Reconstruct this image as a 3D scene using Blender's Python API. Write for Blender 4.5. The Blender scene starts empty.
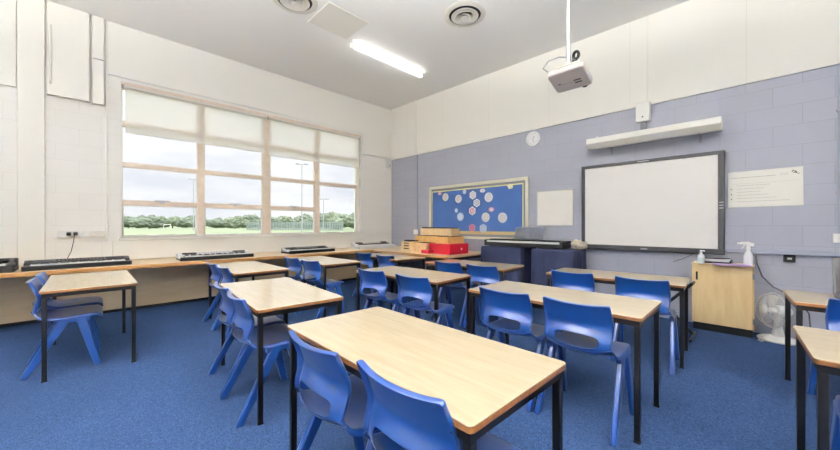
import bpy, bmesh, math, random
from mathutils import Vector, Matrix, noise

random.seed(7)
SC = bpy.context.scene
COL = SC.collection
R = math.radians

# ------------------------------------------------------------------ helpers
def s2l(c):
    out = []
    for v in c[:3]:
        v = v / 255.0
        out.append(v / 12.92 if v <= 0.04045 else ((v + 0.055) / 1.055) ** 2.4)
    return (*out, 1.0)

def new_mat(name):
    m = bpy.data.materials.new(name)
    m.use_nodes = True
    nt = m.node_tree
    b = nt.nodes.get('Principled BSDF')
    return m, nt, b

def mat(name, rgb, rough=0.5, metal=0.0, spec=0.5, noise_amt=0.0, noise_scale=20, bump=0.0, coat=0.0):
    m, nt, b = new_mat(name)
    c = s2l(rgb)
    b.inputs['Base Color'].default_value = c
    b.inputs['Roughness'].default_value = rough
    b.inputs['Metallic'].default_value = metal
    b.inputs['Specular IOR Level'].default_value = spec
    b.inputs['Coat Weight'].default_value = coat
    if noise_amt or bump:
        tc = nt.nodes.new('ShaderNodeTexCoord')
        n = nt.nodes.new('ShaderNodeTexNoise')
        n.inputs['Scale'].default_value = noise_scale
        n.inputs['Detail'].default_value = 4
        nt.links.new(tc.outputs['Object'], n.inputs['Vector'])
        if noise_amt:
            mx = nt.nodes.new('ShaderNodeMixRGB')
            mx.blend_type = 'MULTIPLY'
            mx.inputs['Color1'].default_value = c
            cr = nt.nodes.new('ShaderNodeValToRGB')
            lo = 1 - noise_amt
            cr.color_ramp.elements[0].position = 0.3
            cr.color_ramp.elements[0].color = (lo, lo, lo, 1)
            cr.color_ramp.elements[1].position = 0.7
            nt.links.new(n.outputs['Fac'], cr.inputs['Fac'])
            nt.links.new(cr.outputs['Color'], mx.inputs['Color2'])
            mx.inputs['Fac'].default_value = 1
            nt.links.new(mx.outputs['Color'], b.inputs['Base Color'])
        if bump:
            bp = nt.nodes.new('ShaderNodeBump')
            bp.inputs['Strength'].default_value = bump
            bp.inputs['Distance'].default_value = 0.01
            nt.links.new(n.outputs['Fac'], bp.inputs['Height'])
            nt.links.new(bp.outputs['Normal'], b.inputs['Normal'])
    return m

def wood_mat(name, rgb_a, rgb_b, rough=0.4, scale=(1.2, 14, 14), spec=0.5):
    m, nt, b = new_mat(name)
    tc = nt.nodes.new('ShaderNodeTexCoord')
    mp = nt.nodes.new('ShaderNodeMapping')
    mp.inputs['Scale'].default_value = scale
    n = nt.nodes.new('ShaderNodeTexNoise')
    n.inputs['Scale'].default_value = 3.0
    n.inputs['Detail'].default_value = 6
    n.inputs['Distortion'].default_value = 0.6
    cr = nt.nodes.new('ShaderNodeValToRGB')
    cr.color_ramp.elements[0].position = 0.32
    cr.color_ramp.elements[0].color = s2l(rgb_a)
    cr.color_ramp.elements[1].position = 0.68
    cr.color_ramp.elements[1].color = s2l(rgb_b)
    nt.links.new(tc.outputs['Object'], mp.inputs['Vector'])
    nt.links.new(mp.outputs['Vector'], n.inputs['Vector'])
    nt.links.new(n.outputs['Fac'], cr.inputs['Fac'])
    nt.links.new(cr.outputs['Color'], b.inputs['Base Color'])
    b.inputs['Roughness'].default_value = rough
    b.inputs['Specular IOR Level'].default_value = spec
    return m

def block_mat(name, rgb, axis, sx, sz, bw=0.45, rh=0.225, mortar=0.004, joint=0.86, rough=0.55, wob=0.05):
    """painted blockwork: axis 0 -> runs along x, 1 -> along y"""
    m, nt, b = new_mat(name)
    tc = nt.nodes.new('ShaderNodeTexCoord')
    sp = nt.nodes.new('ShaderNodeSeparateXYZ')
    cb = nt.nodes.new('ShaderNodeCombineXYZ')
    nt.links.new(tc.outputs['Object'], sp.inputs[0])
    def off(sock, v):
        a = nt.nodes.new('ShaderNodeMath'); a.operation = 'SUBTRACT'
        nt.links.new(sock, a.inputs[0]); a.inputs[1].default_value = v
        return a.outputs[0]
    nt.links.new(off(sp.outputs[axis], sx), cb.inputs[0])
    nt.links.new(off(sp.outputs[2], sz), cb.inputs[1])
    br = nt.nodes.new('ShaderNodeTexBrick')
    br.inputs['Scale'].default_value = 1.0
    br.inputs['Brick Width'].default_value = bw
    br.inputs['Row Height'].default_value = rh
    br.inputs['Mortar Size'].default_value = mortar
    br.inputs['Mortar Smooth'].default_value = 0.3
    br.inputs['Bias'].default_value = 0.0
    c = s2l(rgb)
    lo = tuple(v * (1 - wob) for v in c[:3]) + (1,)
    br.inputs['Color1'].default_value = c
    br.inputs['Color2'].default_value = lo
    br.inputs['Mortar'].default_value = tuple(v * joint for v in c[:3]) + (1,)
    nt.links.new(cb.outputs[0], br.inputs['Vector'])
    nt.links.new(br.outputs['Color'], b.inputs['Base Color'])
    n = nt.nodes.new('ShaderNodeTexNoise'); n.inputs['Scale'].default_value = 60
    nt.links.new(tc.outputs['Object'], n.inputs['Vector'])
    mth = nt.nodes.new('ShaderNodeMath'); mth.operation = 'MULTIPLY_ADD'
    nt.links.new(br.outputs['Fac'], mth.inputs[0]); mth.inputs[1].default_value = -1.0
    nt.links.new(n.outputs['Fac'], mth.inputs[2])
    bp = nt.nodes.new('ShaderNodeBump'); bp.inputs['Strength'].default_value = 0.25; bp.inputs['Distance'].default_value = 0.004
    nt.links.new(mth.outputs[0], bp.inputs['Height'])
    nt.links.new(bp.outputs['Normal'], b.inputs['Normal'])
    b.inputs['Roughness'].default_value = rough
    return m

class MB:
    def __init__(self):
        self.bm = bmesh.new()
    def box(self, x0, x1, y0, y1, z0, z1, M=None):
        vs = [self.bm.verts.new((x, y, z)) for x in (x0, x1) for y in (y0, y1) for z in (z0, z1)]
        for f in ((0, 1, 3, 2), (4, 6, 7, 5), (0, 4, 5, 1), (2, 3, 7, 6), (0, 2, 6, 4), (1, 5, 7, 3)):
            self.bm.faces.new([vs[i] for i in f])
        if M is not None:
            bmesh.ops.transform(self.bm, matrix=M, verts=vs)
        return vs
    def cyl(self, p0, p1, r0, r1=None, n=12, caps=True):
        if r1 is None: r1 = r0
        p0 = Vector(p0); p1 = Vector(p1)
        ax = (p1 - p0).normalized()
        u = ax.orthogonal().normalized(); w = ax.cross(u)
        rings = []
        for p, r in ((p0, r0), (p1, r1)):
            rings.append([self.bm.verts.new(p + (u * math.cos(2 * math.pi * i / n) + w * math.sin(2 * math.pi * i / n)) * r) for i in range(n)])
        for i in range(n):
            self.bm.faces.new((rings[0][i], rings[0][(i + 1) % n], rings[1][(i + 1) % n], rings[1][i]))
        if caps:
            self.bm.faces.new(rings[0][::-1]); self.bm.faces.new(rings[1])
    def tube(self, pts, r, n=6):
        pts = [Vector(p) for p in pts]
        rings = []
        up = None
        for i, p in enumerate(pts):
            t = (pts[min(i + 1, len(pts) - 1)] - pts[max(i - 1, 0)]).normalized()
            if up is None: up = t.orthogonal().normalized()
            up = (up - t * up.dot(t)).normalized()
            w = t.cross(up)
            rings.append([self.bm.verts.new(p + (up * math.cos(2 * math.pi * k / n) + w * math.sin(2 * math.pi * k / n)) * r) for k in range(n)])
        for a, b in zip(rings, rings[1:]):
            for k in range(n):
                self.bm.faces.new((a[k], a[(k + 1) % n], b[(k + 1) % n], b[k]))
        self.bm.faces.new(rings[0][::-1]); self.bm.faces.new(rings[-1])
    def ring(self, c, axis, rad, r, n=32, m=6):
        c = Vector(c); ax = Vector(axis).normalized(); u = ax.orthogonal().normalized(); w = ax.cross(u)
        rings = []
        for i in range(n):
            a = 2 * math.pi * i / n
            d = u * math.cos(a) + w * math.sin(a)
            rings.append([self.bm.verts.new(c + d * rad + (d * math.cos(2 * math.pi * k / m) + ax * math.sin(2 * math.pi * k / m)) * r) for k in range(m)])
        for i in range(n):
            a, b = rings[i], rings[(i + 1) % n]
            for k in range(m):
                self.bm.faces.new((a[k], b[k], b[(k + 1) % m], a[(k + 1) % m]))
    def lathe(self, c, axis, prof, n=24):
        """prof: list of (radius, height along axis)"""
        c = Vector(c); ax = Vector(axis).normalized(); u = ax.orthogonal().normalized(); w = ax.cross(u)
        rings = []
        for r, h in prof:
            if r < 1e-6:
                rings.append([self.bm.verts.new(c + ax * h)])
            else:
                rings.append([self.bm.verts.new(c + ax * h + (u * math.cos(2 * math.pi * i / n) + w * math.sin(2 * math.pi * i / n)) * r) for i in range(n)])
        for a, b in zip(rings, rings[1:]):
            for i in range(n):
                j = (i + 1) % n
                if len(a) == 1 and len(b) == 1: continue
                if len(a) == 1: self.bm.faces.new((a[0], b[j], b[i]))
                elif len(b) == 1: self.bm.faces.new((a[i], a[j], b[0]))
                else: self.bm.faces.new((a[i], a[j], b[j], b[i]))
        if len(rings[0]) > 1: self.bm.faces.new(rings[0][::-1])
        if len(rings[-1]) > 1: self.bm.faces.new(rings[-1])
    def prism(self, pts, z0, z1, M=None):
        lo = [self.bm.verts.new((p[0], p[1], z0)) for p in pts]
        hi = [self.bm.verts.new((p[0], p[1], z1)) for p in pts]
        n = len(pts)
        self.bm.faces.new(lo[::-1]); self.bm.faces.new(hi)
        for i in range(n):
            self.bm.faces.new((lo[i], lo[(i + 1) % n], hi[(i + 1) % n], hi[i]))
        if M is not None:
            bmesh.ops.transform(self.bm, matrix=M, verts=lo + hi)
    def build(self, name, m, parent=None, bevel=0.0, smooth=False, seg=2, loc=None, rot=None):
        bmesh.ops.recalc_face_normals(self.bm, faces=self.bm.faces)
        me = bpy.data.meshes.new(name)
        self.bm.to_mesh(me); self.bm.free()
        me.materials.append(m)
        if smooth:
            for p in me.polygons: p.use_smooth = True
        o = bpy.data.objects.new(name, me)
        COL.objects.link(o)
        if parent is not None: o.parent = parent
        if loc is not None: o.location = loc
        if rot is not None: o.rotation_euler = rot
        if bevel:
            md = o.modifiers.new('bevel', 'BEVEL'); md.width = bevel; md.segments = seg; md.limit_method = 'ANGLE'; md.angle_limit = R(40)
            for p in me.polygons: p.use_smooth = True
            try:
                me.set_sharp_from_angle(angle=R(50))
            except Exception:
                pass
        elif smooth == 'auto':
            me.set_sharp_from_angle(angle=R(40))
        return o

def tag(o, label=None, cat=None, group=None, kind=None):
    if label: o['label'] = label
    if cat: o['category'] = cat
    if group: o['group'] = group
    if kind: o['kind'] = kind
    return o

def thing(name, label, cat, loc=(0, 0, 0), rz=0.0, group=None):
    o = bpy.data.objects.new(name, None)
    o.empty_display_size = 0.1
    COL.objects.link(o)
    o.location = loc; o.rotation_euler = (0, 0, rz)
    return tag(o, label, cat, group)

def struct(o):
    o['kind'] = 'structure'
    return o

def dup(root, loc, rz, label, group=None):
    r = root.copy(); COL.objects.link(r)
    r.location = loc; r.rotation_euler = (0, 0, rz)
    r['label'] = label
    if group: r['group'] = group
    for ch in list(root.children):
        c = ch.copy(); COL.objects.link(c); c.parent = r
        for g in list(ch.children):
            d = g.copy(); COL.objects.link(d); d.parent = c
    return r

def one(name, mb, m, label, cat, group=None, **k):
    return tag(mb.build(name, m, **k), label, cat, group)

# ------------------------------------------------------------------ materials
M = {}
M['cream_block'] = block_mat('cream painted blockwork', (240, 238, 233), 1, 0.1, 0.102, joint=0.93, wob=0.015)
M['lavender'] = block_mat('lavender painted blockwork', (168, 170, 184), 0, 0.135, 0.102, mortar=0.004, joint=0.82, wob=0.05)
M['cream'] = mat('cream wall paint', (242, 240, 234), 0.6)
M['cream_panel'] = block_mat('cream upper wall boards', (243, 241, 234), 0, -0.68, 2.91, bw=1.2, rh=3.0, mortar=0.004, joint=0.9, wob=0.01)
M['cream_trim'] = mat('cream trim paint', (240, 238, 231), 0.45)
M['ceiling'] = mat('ceiling paint', (243, 243, 242), 0.8)
M['hatch'] = mat('ceiling hatch paint', (232, 229, 222), 0.6)
M['white'] = mat('white plastic', (238, 238, 235), 0.35)
M['white_dirty'] = mat('off white plastic', (226, 222, 214), 0.4)
M['pinkwhite'] = mat('warm white projector plastic', (222, 212, 206), 0.45)
M['white_metal'] = mat('white painted metal', (240, 238, 230), 0.35)
M['chrome'] = mat('brushed aluminium', (190, 190, 190), 0.35, metal=0.9)
M['grey_metal'] = mat('grey metal', (140, 142, 146), 0.4, metal=0.4)
M['black_steel'] = mat('black painted steel', (14, 14, 18), 0.45, spec=0.3)
M['black'] = mat('black plastic', (14, 14, 16), 0.5, spec=0.3)
M['black_gloss'] = mat('black gloss plastic', (14, 14, 17), 0.2)
M['dark_grey'] = mat('dark grey plastic', (50, 51, 54), 0.45, spec=0.35)
M['dark'] = mat('dark recess', (28, 26, 26), 0.8)
M['silver'] = mat('silver plastic', (188, 190, 194), 0.35, metal=0.2)
M['pale_grey'] = mat('pale grey plastic', (206, 208, 210), 0.45)
M['key_white'] = mat('white keys', (240, 240, 238), 0.25)
M['board_white'] = mat('whiteboard enamel', (247, 244, 240), 0.3, noise_amt=0.02, noise_scale=2)
M['small_board'] = mat('small whiteboard enamel', (247, 244, 238), 0.3)
M['beech'] = wood_mat('beech laminate', (188, 171, 140), (198, 182, 152), 0.25, spec=0.8)
_t = M['beech'].node_tree.nodes['Principled BSDF']; _t.inputs['Coat Weight'].default_value = 0.35; _t.inputs['Coat Roughness'].default_value = 0.12
M['edge'] = wood_mat('brown table edging', (120, 78, 44), (150, 100, 56), 0.4)
M['worktop'] = wood_mat('oak laminate worktop', (206, 178, 140), (218, 194, 156), 0.3, scale=(14, 1.0, 14))
M['worktop_edge'] = wood_mat('oak worktop edging', (182, 130, 76), (200, 148, 90), 0.4, scale=(14, 1.0, 14))
M['ply'] = wood_mat('plywood panel', (236, 208, 164), (242, 218, 178), 0.45, scale=(8, 1.0, 8))
M['cabinet'] = wood_mat('maple laminate', (222, 192, 140), (234, 206, 156), 0.4, scale=(6, 6, 0.8))
M['cabinet_side'] = wood_mat('maple side', (206, 170, 116), (218, 184, 132), 0.45, scale=(6, 6, 0.8))
M['frame_wood'] = wood_mat('pale pine window frame', (224, 206, 188), (234, 218, 202), 0.45, scale=(8, 3, 3))
M['blue'] = mat('blue polypropylene', (12, 62, 132), 0.3, spec=0.8, bump=0.03, noise_scale=300)
_b = M['blue'].node_tree.nodes['Principled BSDF']
_b.inputs['Coat Weight'].default_value = 0.4; _b.inputs['Coat Roughness'].default_value = 0.25
_b.inputs['Sheen Weight'].default_value = 0.15; _b.inputs['Sheen Roughness'].default_value = 0.35; _b.inputs['Sheen Tint'].default_value = (0.9, 0.93, 1.0, 1)
M['carton'] = wood_mat('pale wooden box', (222, 190, 142), (236, 208, 164), 0.55, scale=(4, 4, 8))
M['carton_b'] = wood_mat('orange wooden box', (208, 160, 92), (222, 176, 108), 0.55, scale=(4, 4, 8))
M['red'] = mat('red card box', (176, 12, 40), 0.45)
M['red_b'] = mat('pinkish red card', (190, 28, 56), 0.45)
M['navy_cloth'] = mat('navy cloth', (28, 36, 68), 0.9, noise_amt=0.25, noise_scale=30)
M['board_blue'] = mat('blue backing paper', (58, 94, 158), 0.75, noise_amt=0.2, noise_scale=3, bump=0.2)
M['board_cream'] = mat('cream board frame', (232, 228, 206), 0.5)
M['board_grey'] = mat('grey board gap', (128, 130, 138), 0.7)
M['board_yellow'] = mat('pale yellow border strip', (232, 224, 160), 0.6)
M['board_tan'] = mat('tan border strip', (204, 182, 128), 0.6)
M['paper'] = mat('white card', (242, 242, 244), 0.7)
M['paper_pink'] = mat('pink card', (226, 160, 186), 0.7)
M['paper_pale'] = mat('pale blue card', (196, 208, 232), 0.7)
M['ink_pink'] = mat('pale pink ink', (226, 208, 210), 0.7)
M['ink_red'] = mat('red ink', (196, 60, 90), 0.7)
M['ink_grey'] = mat('grey ink', (168, 168, 170), 0.7)
M['ink_dark'] = mat('dark ink', (70, 70, 74), 0.7)
M['poster'] = mat('cream poster paper', (244, 242, 234), 0.45)
M['purple'] = mat('lilac card', (188, 158, 206), 0.6)
M['bottle'] = mat('translucent white bottle', (236, 238, 240), 0.25)
M['label_grey'] = mat('bottle label', (206, 216, 214), 0.4)
M['crumple'] = mat('cream crumpled paper', (220, 208, 184), 0.8, noise_amt=0.45, noise_scale=14)
M['screen'] = mat('laptop lid', (44, 46, 52), 0.35)
M['trunk_grey'] = mat('grey cable trunk', (104, 106, 114), 0.5)
M['trunk'] = mat('lavender painted trunking', (163, 168, 184), 0.45)
M['tree_bark'] = mat('bark', (96, 84, 66), 0.9)
M['pole'] = mat('galvanised pole', (166, 168, 172), 0.6)
M['fence'] = mat('grey green mesh fence', (150, 162, 158), 0.6)

def carpet():
    m, nt, b = new_mat('blue carpet')
    tc = nt.nodes.new('ShaderNodeTexCoord')
    n1 = nt.nodes.new('ShaderNodeTexNoise'); n1.inputs['Scale'].default_value = 140; n1.inputs['Detail'].default_value = 3
    n2 = nt.nodes.new('ShaderNodeTexNoise'); n2.inputs['Scale'].default_value = 1.6; n2.inputs['Detail'].default_value = 5
    for n in (n1, n2): nt.links.new(tc.outputs['Object'], n.inputs['Vector'])
    cr = nt.nodes.new('ShaderNodeValToRGB')
    cr.color_ramp.elements[0].position = 0.3; cr.color_ramp.elements[0].color = s2l((24, 40, 69))
    cr.color_ramp.elements[1].position = 0.7; cr.color_ramp.elements[1].color = s2l((54, 77, 116))
    nt.links.new(n1.outputs['Fac'], cr.inputs['Fac'])
    mx = nt.nodes.new('ShaderNodeMixRGB'); mx.blend_type = 'MULTIPLY'; mx.inputs['Fac'].default_value = 1
    c2 = nt.nodes.new('ShaderNodeValToRGB')
    c2.color_ramp.elements[0].position = 0.35; c2.color_ramp.elements[0].color = (0.9, 0.9, 0.9, 1)
    c2.color_ramp.elements[1].position = 0.65
    nt.links.new(n2.outputs['Fac'], c2.inputs['Fac'])
    nt.links.new(cr.outputs['Color'], mx.inputs['Color1']); nt.links.new(c2.outputs['Color'], mx.inputs['Color2'])
    nt.links.new(mx.outputs['Color'], b.inputs['Base Color'])
    b.inputs['Roughness'].default_value = 0.95
    b.inputs['Specular IOR Level'].default_value = 0.1
    bp = nt.nodes.new('ShaderNodeBump'); bp.inputs['Strength'].default_value = 0.5; bp.inputs['Distance'].default_value = 0.006
    nt.links.new(n1.outputs['Fac'], bp.inputs['Height']); nt.links.new(bp.outputs['Normal'], b.inputs['Normal'])
    return m
M['carpet'] = carpet()

def two_noise(name, a, b_, scale, rough=0.9, bump=0.0):
    m, nt, b = new_mat(name)
    tc = nt.nodes.new('ShaderNodeTexCoord')
    n = nt.nodes.new('ShaderNodeTexNoise'); n.inputs['Scale'].default_value = scale; n.inputs['Detail'].default_value = 5
    nt.links.new(tc.outputs['Object'], n.inputs['Vector'])
    cr = nt.nodes.new('ShaderNodeValToRGB')
    cr.color_ramp.elements[0].position = 0.35; cr.color_ramp.elements[0].color = s2l(a)
    cr.color_ramp.elements[1].position = 0.65; cr.color_ramp.elements[1].color = s2l(b_)
    nt.links.new(n.outputs['Fac'], cr.inputs['Fac']); nt.links.new(cr.outputs['Color'], b.inputs['Base Color'])
    b.inputs['Roughness'].default_value = rough
    b.inputs['Specular IOR Level'].default_value = 0.1
    return m
M['leaf'] = two_noise('hazy green foliage', (104, 114, 98), (136, 146, 128), 1.2)
M['leaf_b'] = two_noise('yellow green foliage', (112, 122, 100), (144, 154, 132), 1.2)
M['grass'] = two_noise('playing field grass', (132, 142, 112), (142, 152, 122), 0.08)

def glass():
    m, nt, b = new_mat('window glass')
    out = nt.nodes['Material Output']
    nt.nodes.remove(b)
    t = nt.nodes.new('ShaderNodeBsdfTransparent'); t.inputs[0].default_value = (0.97, 0.975, 0.97, 1)
    g = nt.nodes.new('ShaderNodeBsdfGlossy'); g.inputs['Roughness'].default_value = 0.02
    f = nt.nodes.new('ShaderNodeFresnel'); f.inputs['IOR'].default_value = 1.25
    mx = nt.nodes.new('ShaderNodeMixShader')
    nt.links.new(f.outputs[0], mx.inputs[0]); nt.links.new(t.outputs[0], mx.inputs[1]); nt.links.new(g.outputs[0], mx.inputs[2])
    nt.links.new(mx.outputs[0], out.inputs[0])
    return m
M['glass'] = glass()

def translucent(name, rgb, rgbt, fac):
    m, nt, b = new_mat(name)
    out = nt.nodes['Material Output']
    nt.nodes.remove(b)
    d = nt.nodes.new('ShaderNodeBsdfDiffuse'); d.inputs[0].default_value = s2l(rgb)
    t = nt.nodes.new('ShaderNodeBsdfTranslucent'); t.inputs[0].default_value = s2l(rgbt)
    mx = nt.nodes.new('ShaderNodeMixShader'); mx.inputs[0].default_value = fac
    nt.links.new(d.outputs[0], mx.inputs[1]); nt.links.new(t.outputs[0], mx.inputs[2])
    tr = nt.nodes.new('ShaderNodeBsdfTransparent')
    m2 = nt.nodes.new('ShaderNodeMixShader'); m2.inputs[0].default_value = 0.16
    nt.links.new(mx.outputs[0], m2.inputs[1]); nt.links.new(tr.outputs[0], m2.inputs[2])
    nt.links.new(m2.outputs[0], out.inputs[0])
    return m
M['blind'] = translucent('roller blind fabric', (244, 241, 234), (246, 243, 236), 0.42)

def clear_plastic():
    m, nt, b = new_mat('smoked clear plastic')
    out = nt.nodes['Material Output']
    t = nt.nodes.new('ShaderNodeBsdfTransparent'); t.inputs[0].default_value = (0.8, 0.82, 0.86, 1)
    mx = nt.nodes.new('ShaderNodeMixShader'); mx.inputs[0].default_value = 0.5
    b.inputs['Base Color'].default_value = s2l((130, 134, 146)); b.inputs['Roughness'].default_value = 0.2
    nt.links.new(t.outputs[0], mx.inputs[1]); nt.links.new(b.outputs[0], mx.inputs[2])
    nt.links.new(mx.outputs[0], out.inputs[0])
    return m
M['print'] = mat('pale grey print', (196, 196, 190), 0.7)
M['clear'] = clear_plastic()

def emit(name, rgb, s):
    m, nt, b = new_mat(name)
    b.inputs['Base Color'].default_value = (0.9, 0.9, 0.9, 1)
    b.inputs['Emission Color'].default_value = rgb
    b.inputs['Emission Strength'].default_value = s
    return m
TUBE = 6.5
FILL_UPL = 198.0  # emission strength of the added out-of-view fill lamps
M['fill_uplight'] = emit('lit uplighter panel', (1.0, 0.985, 0.965, 1), FILL_UPL)
M['tube'] = emit('lit lamp diffuser', (1.0, 0.985, 0.965, 1), TUBE)

# ------------------------------------------------------------------ room shell
FL = -0.025                     # carpet level
XW, YB = -6.67, 5.55          # window wall, board wall
XE, YS = 2.9, -2.9            # far side walls, behind the camera
CZ0 = 4.225                   # ceiling height at the window wall
def cz(x): return CZ0 - 0.0115 * (x - XW)

b = MB(); b.box(XW - 0.4, XE + 0.2, YS - 0.2, YB + 0.2, -0.15, FL)
struct(b.build('floor', M['carpet']))
b = MB()
vs = b.box(XW - 0.4, XE + 0.2, YS - 0.2, YB + 0.2, 0, 0.12)
for v in vs: v.co.z += cz(v.co.x)
struct(b.build('ceiling', M['ceiling']))

# window wall with its opening
WY0, WY1, WZ0, WZ1 = 0.31, 4.60, 1.035, 3.39
b = MB()
b.box(XW - 0.3, XW, YS, WY0, FL, 4.3)
b.box(XW - 0.3, XW, WY1, YB + 0.2, FL, 4.3)
b.box(XW - 0.3, XW, WY0, WY1, FL, WZ0)
b.box(XW - 0.3, XW, WY0, WY1, WZ1, 4.3)
struct(b.build('wall_west', M['cream_block']))
# board wall
b = MB(); b.box(XW, XE + 0.2, YB, YB + 0.2, FL, 4.3)
struct(b.build('wall_north', M['lavender']))
b = MB(); b.box(XW, XE, YB - 0.022, YB, 2.915, 4.3)
struct(b.build('wall_north_upper', M['cream_panel']))
b = MB(); b.box(XE, XE + 0.2, YS, YB, FL, 4.3)
struct(b.build('wall_east', M['cream']))
b = MB(); b.box(XW, XE, YS - 0.2, YS, FL, 4.3)
struct(b.build('wall_south', M['cream']))
b = MB(); b.box(-3.6, XE, YB - 0.016, YB, FL, 0.075)
struct(b.build('baseboard_north', M['trunk'], bevel=0.004))

# cladding steps, pilaster and boxed panels on the window wall
b = MB(); b.box(XW, XW + 0.018, WY1 + 0.03, YB - 0.022, 2.945, 4.2); b.box(XW, XW + 0.018, 0.17, WY1 + 0.03, 3.44, 4.2)
struct(b.build('trim_1', M['cream']))
b = MB(); b.box(XW, XW + 0.05, -0.68, -0.445, 0.72, 4.25)
struct(b.build('trim_2', M['cream_trim'], bevel=0.006))
b = MB(); b.box(XW, XW + 0.03, YS, -0.69, 3.0, 4.25)
struct(b.build('trim_3', M['cream']))
b = MB(); b.box(XW, XW + 0.06, -0.425, -0.025, 2.975, 4.22)
struct(b.build('trim_4', M['cream_trim'], bevel=0.006))
b = MB(); b.box(XW, XW + 0.06, 0.005, 0.125, 2.965, 3.60); b.box(XW, XW + 0.055, 0.005, 0.125, 3.612, 4.22)
struct(b.build('trim_5', M['cream_trim'], bevel=0.005))
b = MB(); b.box(XW, XW + 0.022, 0.14, 0.165, 1.02, 4.22)
struct(b.build('trim_6', M['cream_trim'], bevel=0.003))
# boxed apron under the window and the sill board
b = MB(); b.box(XW, XW + 0.03, 0.215, 5.5, 0.715, 1.0)
struct(b.build('trim_7', M['cream_trim'], bevel=0.004))
b = MB(); b.box(XW - 0.1, XW + 0.055, WY0 - 0.02, WY1 + 0.05, 1.0, 1.035)
struct(b.build('window_sill', M['white_metal'], bevel=0.006))

# window
def window():
    root = bpy.data.objects.new('window_1', None); COL.objects.link(root); struct(root)
    GX = -6.80
    def fr(name, y0, y1, z0, z1, d=0.045, x=GX, m='frame_wood'):
        q = MB(); q.box(x - d, x + d, y0, y1, z0, z1)
        struct(q.build(name, M[m], root, bevel=0.005))
    fr('frame_head', WY0, WY1, 3.31, WZ1)
    fr('frame_bottom_rail', WY0, WY1, WZ0, 1.065, m='white_metal')
    fr('frame_jamb', WY0, 0.330, 1.065, 3.31, m='white_metal')
    fr('frame_jamb', 4.53, WY1, 1.065, 3.31, m='white_metal')
    fr('pelmet', WY0, WY1, 3.345, WZ1, 0.012, XW - 0.012)
    ms = [(1.293, 1.400), (2.368, 2.515), (3.458, 3.562)]
    for y0, y1 in ms: fr('mullion', y0, y1, 1.065, 3.31, 0.05)
    ys = [(0.330, 1.293), (1.400, 2.368), (2.515, 3.458), (3.562, 4.53)]
    for i, (y0, y1) in enumerate(ys):
        zs = [1.065, 1.54, 1.618, 2.12, 2.195, 2.74, 2.82, 3.31] if i < 3 else [1.065, 2.12, 2.195, 2.74, 2.82, 3.31]
        for k in range(1, len(zs) - 1, 2):
            fr('transom', y0, y1, zs[k], zs[k + 1], 0.042)
        for k in range(0, len(zs), 2):
            q = MB(); q.box(GX - 0.004, GX + 0.004, y0, y1, zs[k], zs[k + 1])
            struct(q.build('pane', M['glass'], root))
        # thin white edge of the opening sash and its handle
        q = MB()
        t = 0.014
        for (za, zb) in ((zs[0], zs[1]),):
            q.box(GX + 0.006, GX + 0.03, y0, y0 + t, za, zb); q.box(GX + 0.006, GX + 0.03, y1 - t * 2, y1, za, zb)
            q.box(GX + 0.006, GX + 0.03, y0, y1, zb - t, zb); q.box(GX + 0.006, GX + 0.03, y0, y1, za, za + t)
        struct(q.build('sash', M['white_metal'], root))
        if i < 3:
            q = MB(); q.box(GX + 0.042, GX + 0.058, (y0 + y1) / 2 - 0.1, (y0 + y1) / 2 + 0.1, 1.612, 1.632)
            q.box(GX + 0.042, GX + 0.07, (y0 + y1) / 2 - 0.03, (y0 + y1) / 2 + 0.03, 1.585, 1.61)
            struct(q.build('window_handle', M['silver'], root, bevel=0.004))
    return root
window()

def blind(label, y0, y1, zb):
    t = thing('roller_blind', label, 'blind', (-6.71, (y0 + y1) / 2, 0), 0, 'roller blinds over the window')
    w = (y1 - y0) / 2
    q = MB(); q.cyl((0, -w, 3.335), (0, w, 3.335), 0.032, n=20); q.build('roller_tube', M['white_dirty'], t, smooth='auto')
    q = MB()
    n = 24
    for i in range(n):
        ya = -w + 0.01 + (2 * w - 0.02) * i / n; yb = -w + 0.01 + (2 * w - 0.02) * (i + 1) / n
        fa = 0.004 * math.sin(i * 0.9); fb = 0.004 * math.sin((i + 1) * 0.9)
        v = [q.bm.verts.new(p) for p in ((-0.02 + fa * 0.2, ya, 3.33), (-0.02 + fb * 0.2, yb, 3.33), (-0.02 + fb, yb, zb + 0.012), (-0.02 + fa, ya, zb + 0.012))]
        q.bm.faces.new(v)
    bmesh.ops.remove_doubles(q.bm, verts=q.bm.verts, dist=1e-5)
    f = q.build('blind_fabric', M['blind'], t, smooth=True)
    q = MB(); q.box(-0.028, -0.012, -w + 0.01, w - 0.01, zb, zb + 0.025); q.build('bottom_bar', M['white_dirty'], t, bevel=0.004)
    for s in (-1, 1):
        q = MB(); q.box(-0.04, 0.035, s * w - 0.008, s * w + 0.008, 3.29, 3.385); q.build('bracket', M['white_dirty'], t, bevel=0.003)
    q = MB(); q.tube([(0.03, w - 0.02, 3.33), (0.03, w - 0.02, 2.2), (0.035, w - 0.02, 1.5)], 0.003); q.build('chain', M['white_dirty'], t)
    return t
blind('wide white roller blind half lowered over the window panes beside the pilaster', 0.35, 2.40, 2.635)
blind('white roller blind half lowered over the window panes beside the room corner', 2.46, 4.57, 2.60)

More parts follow.
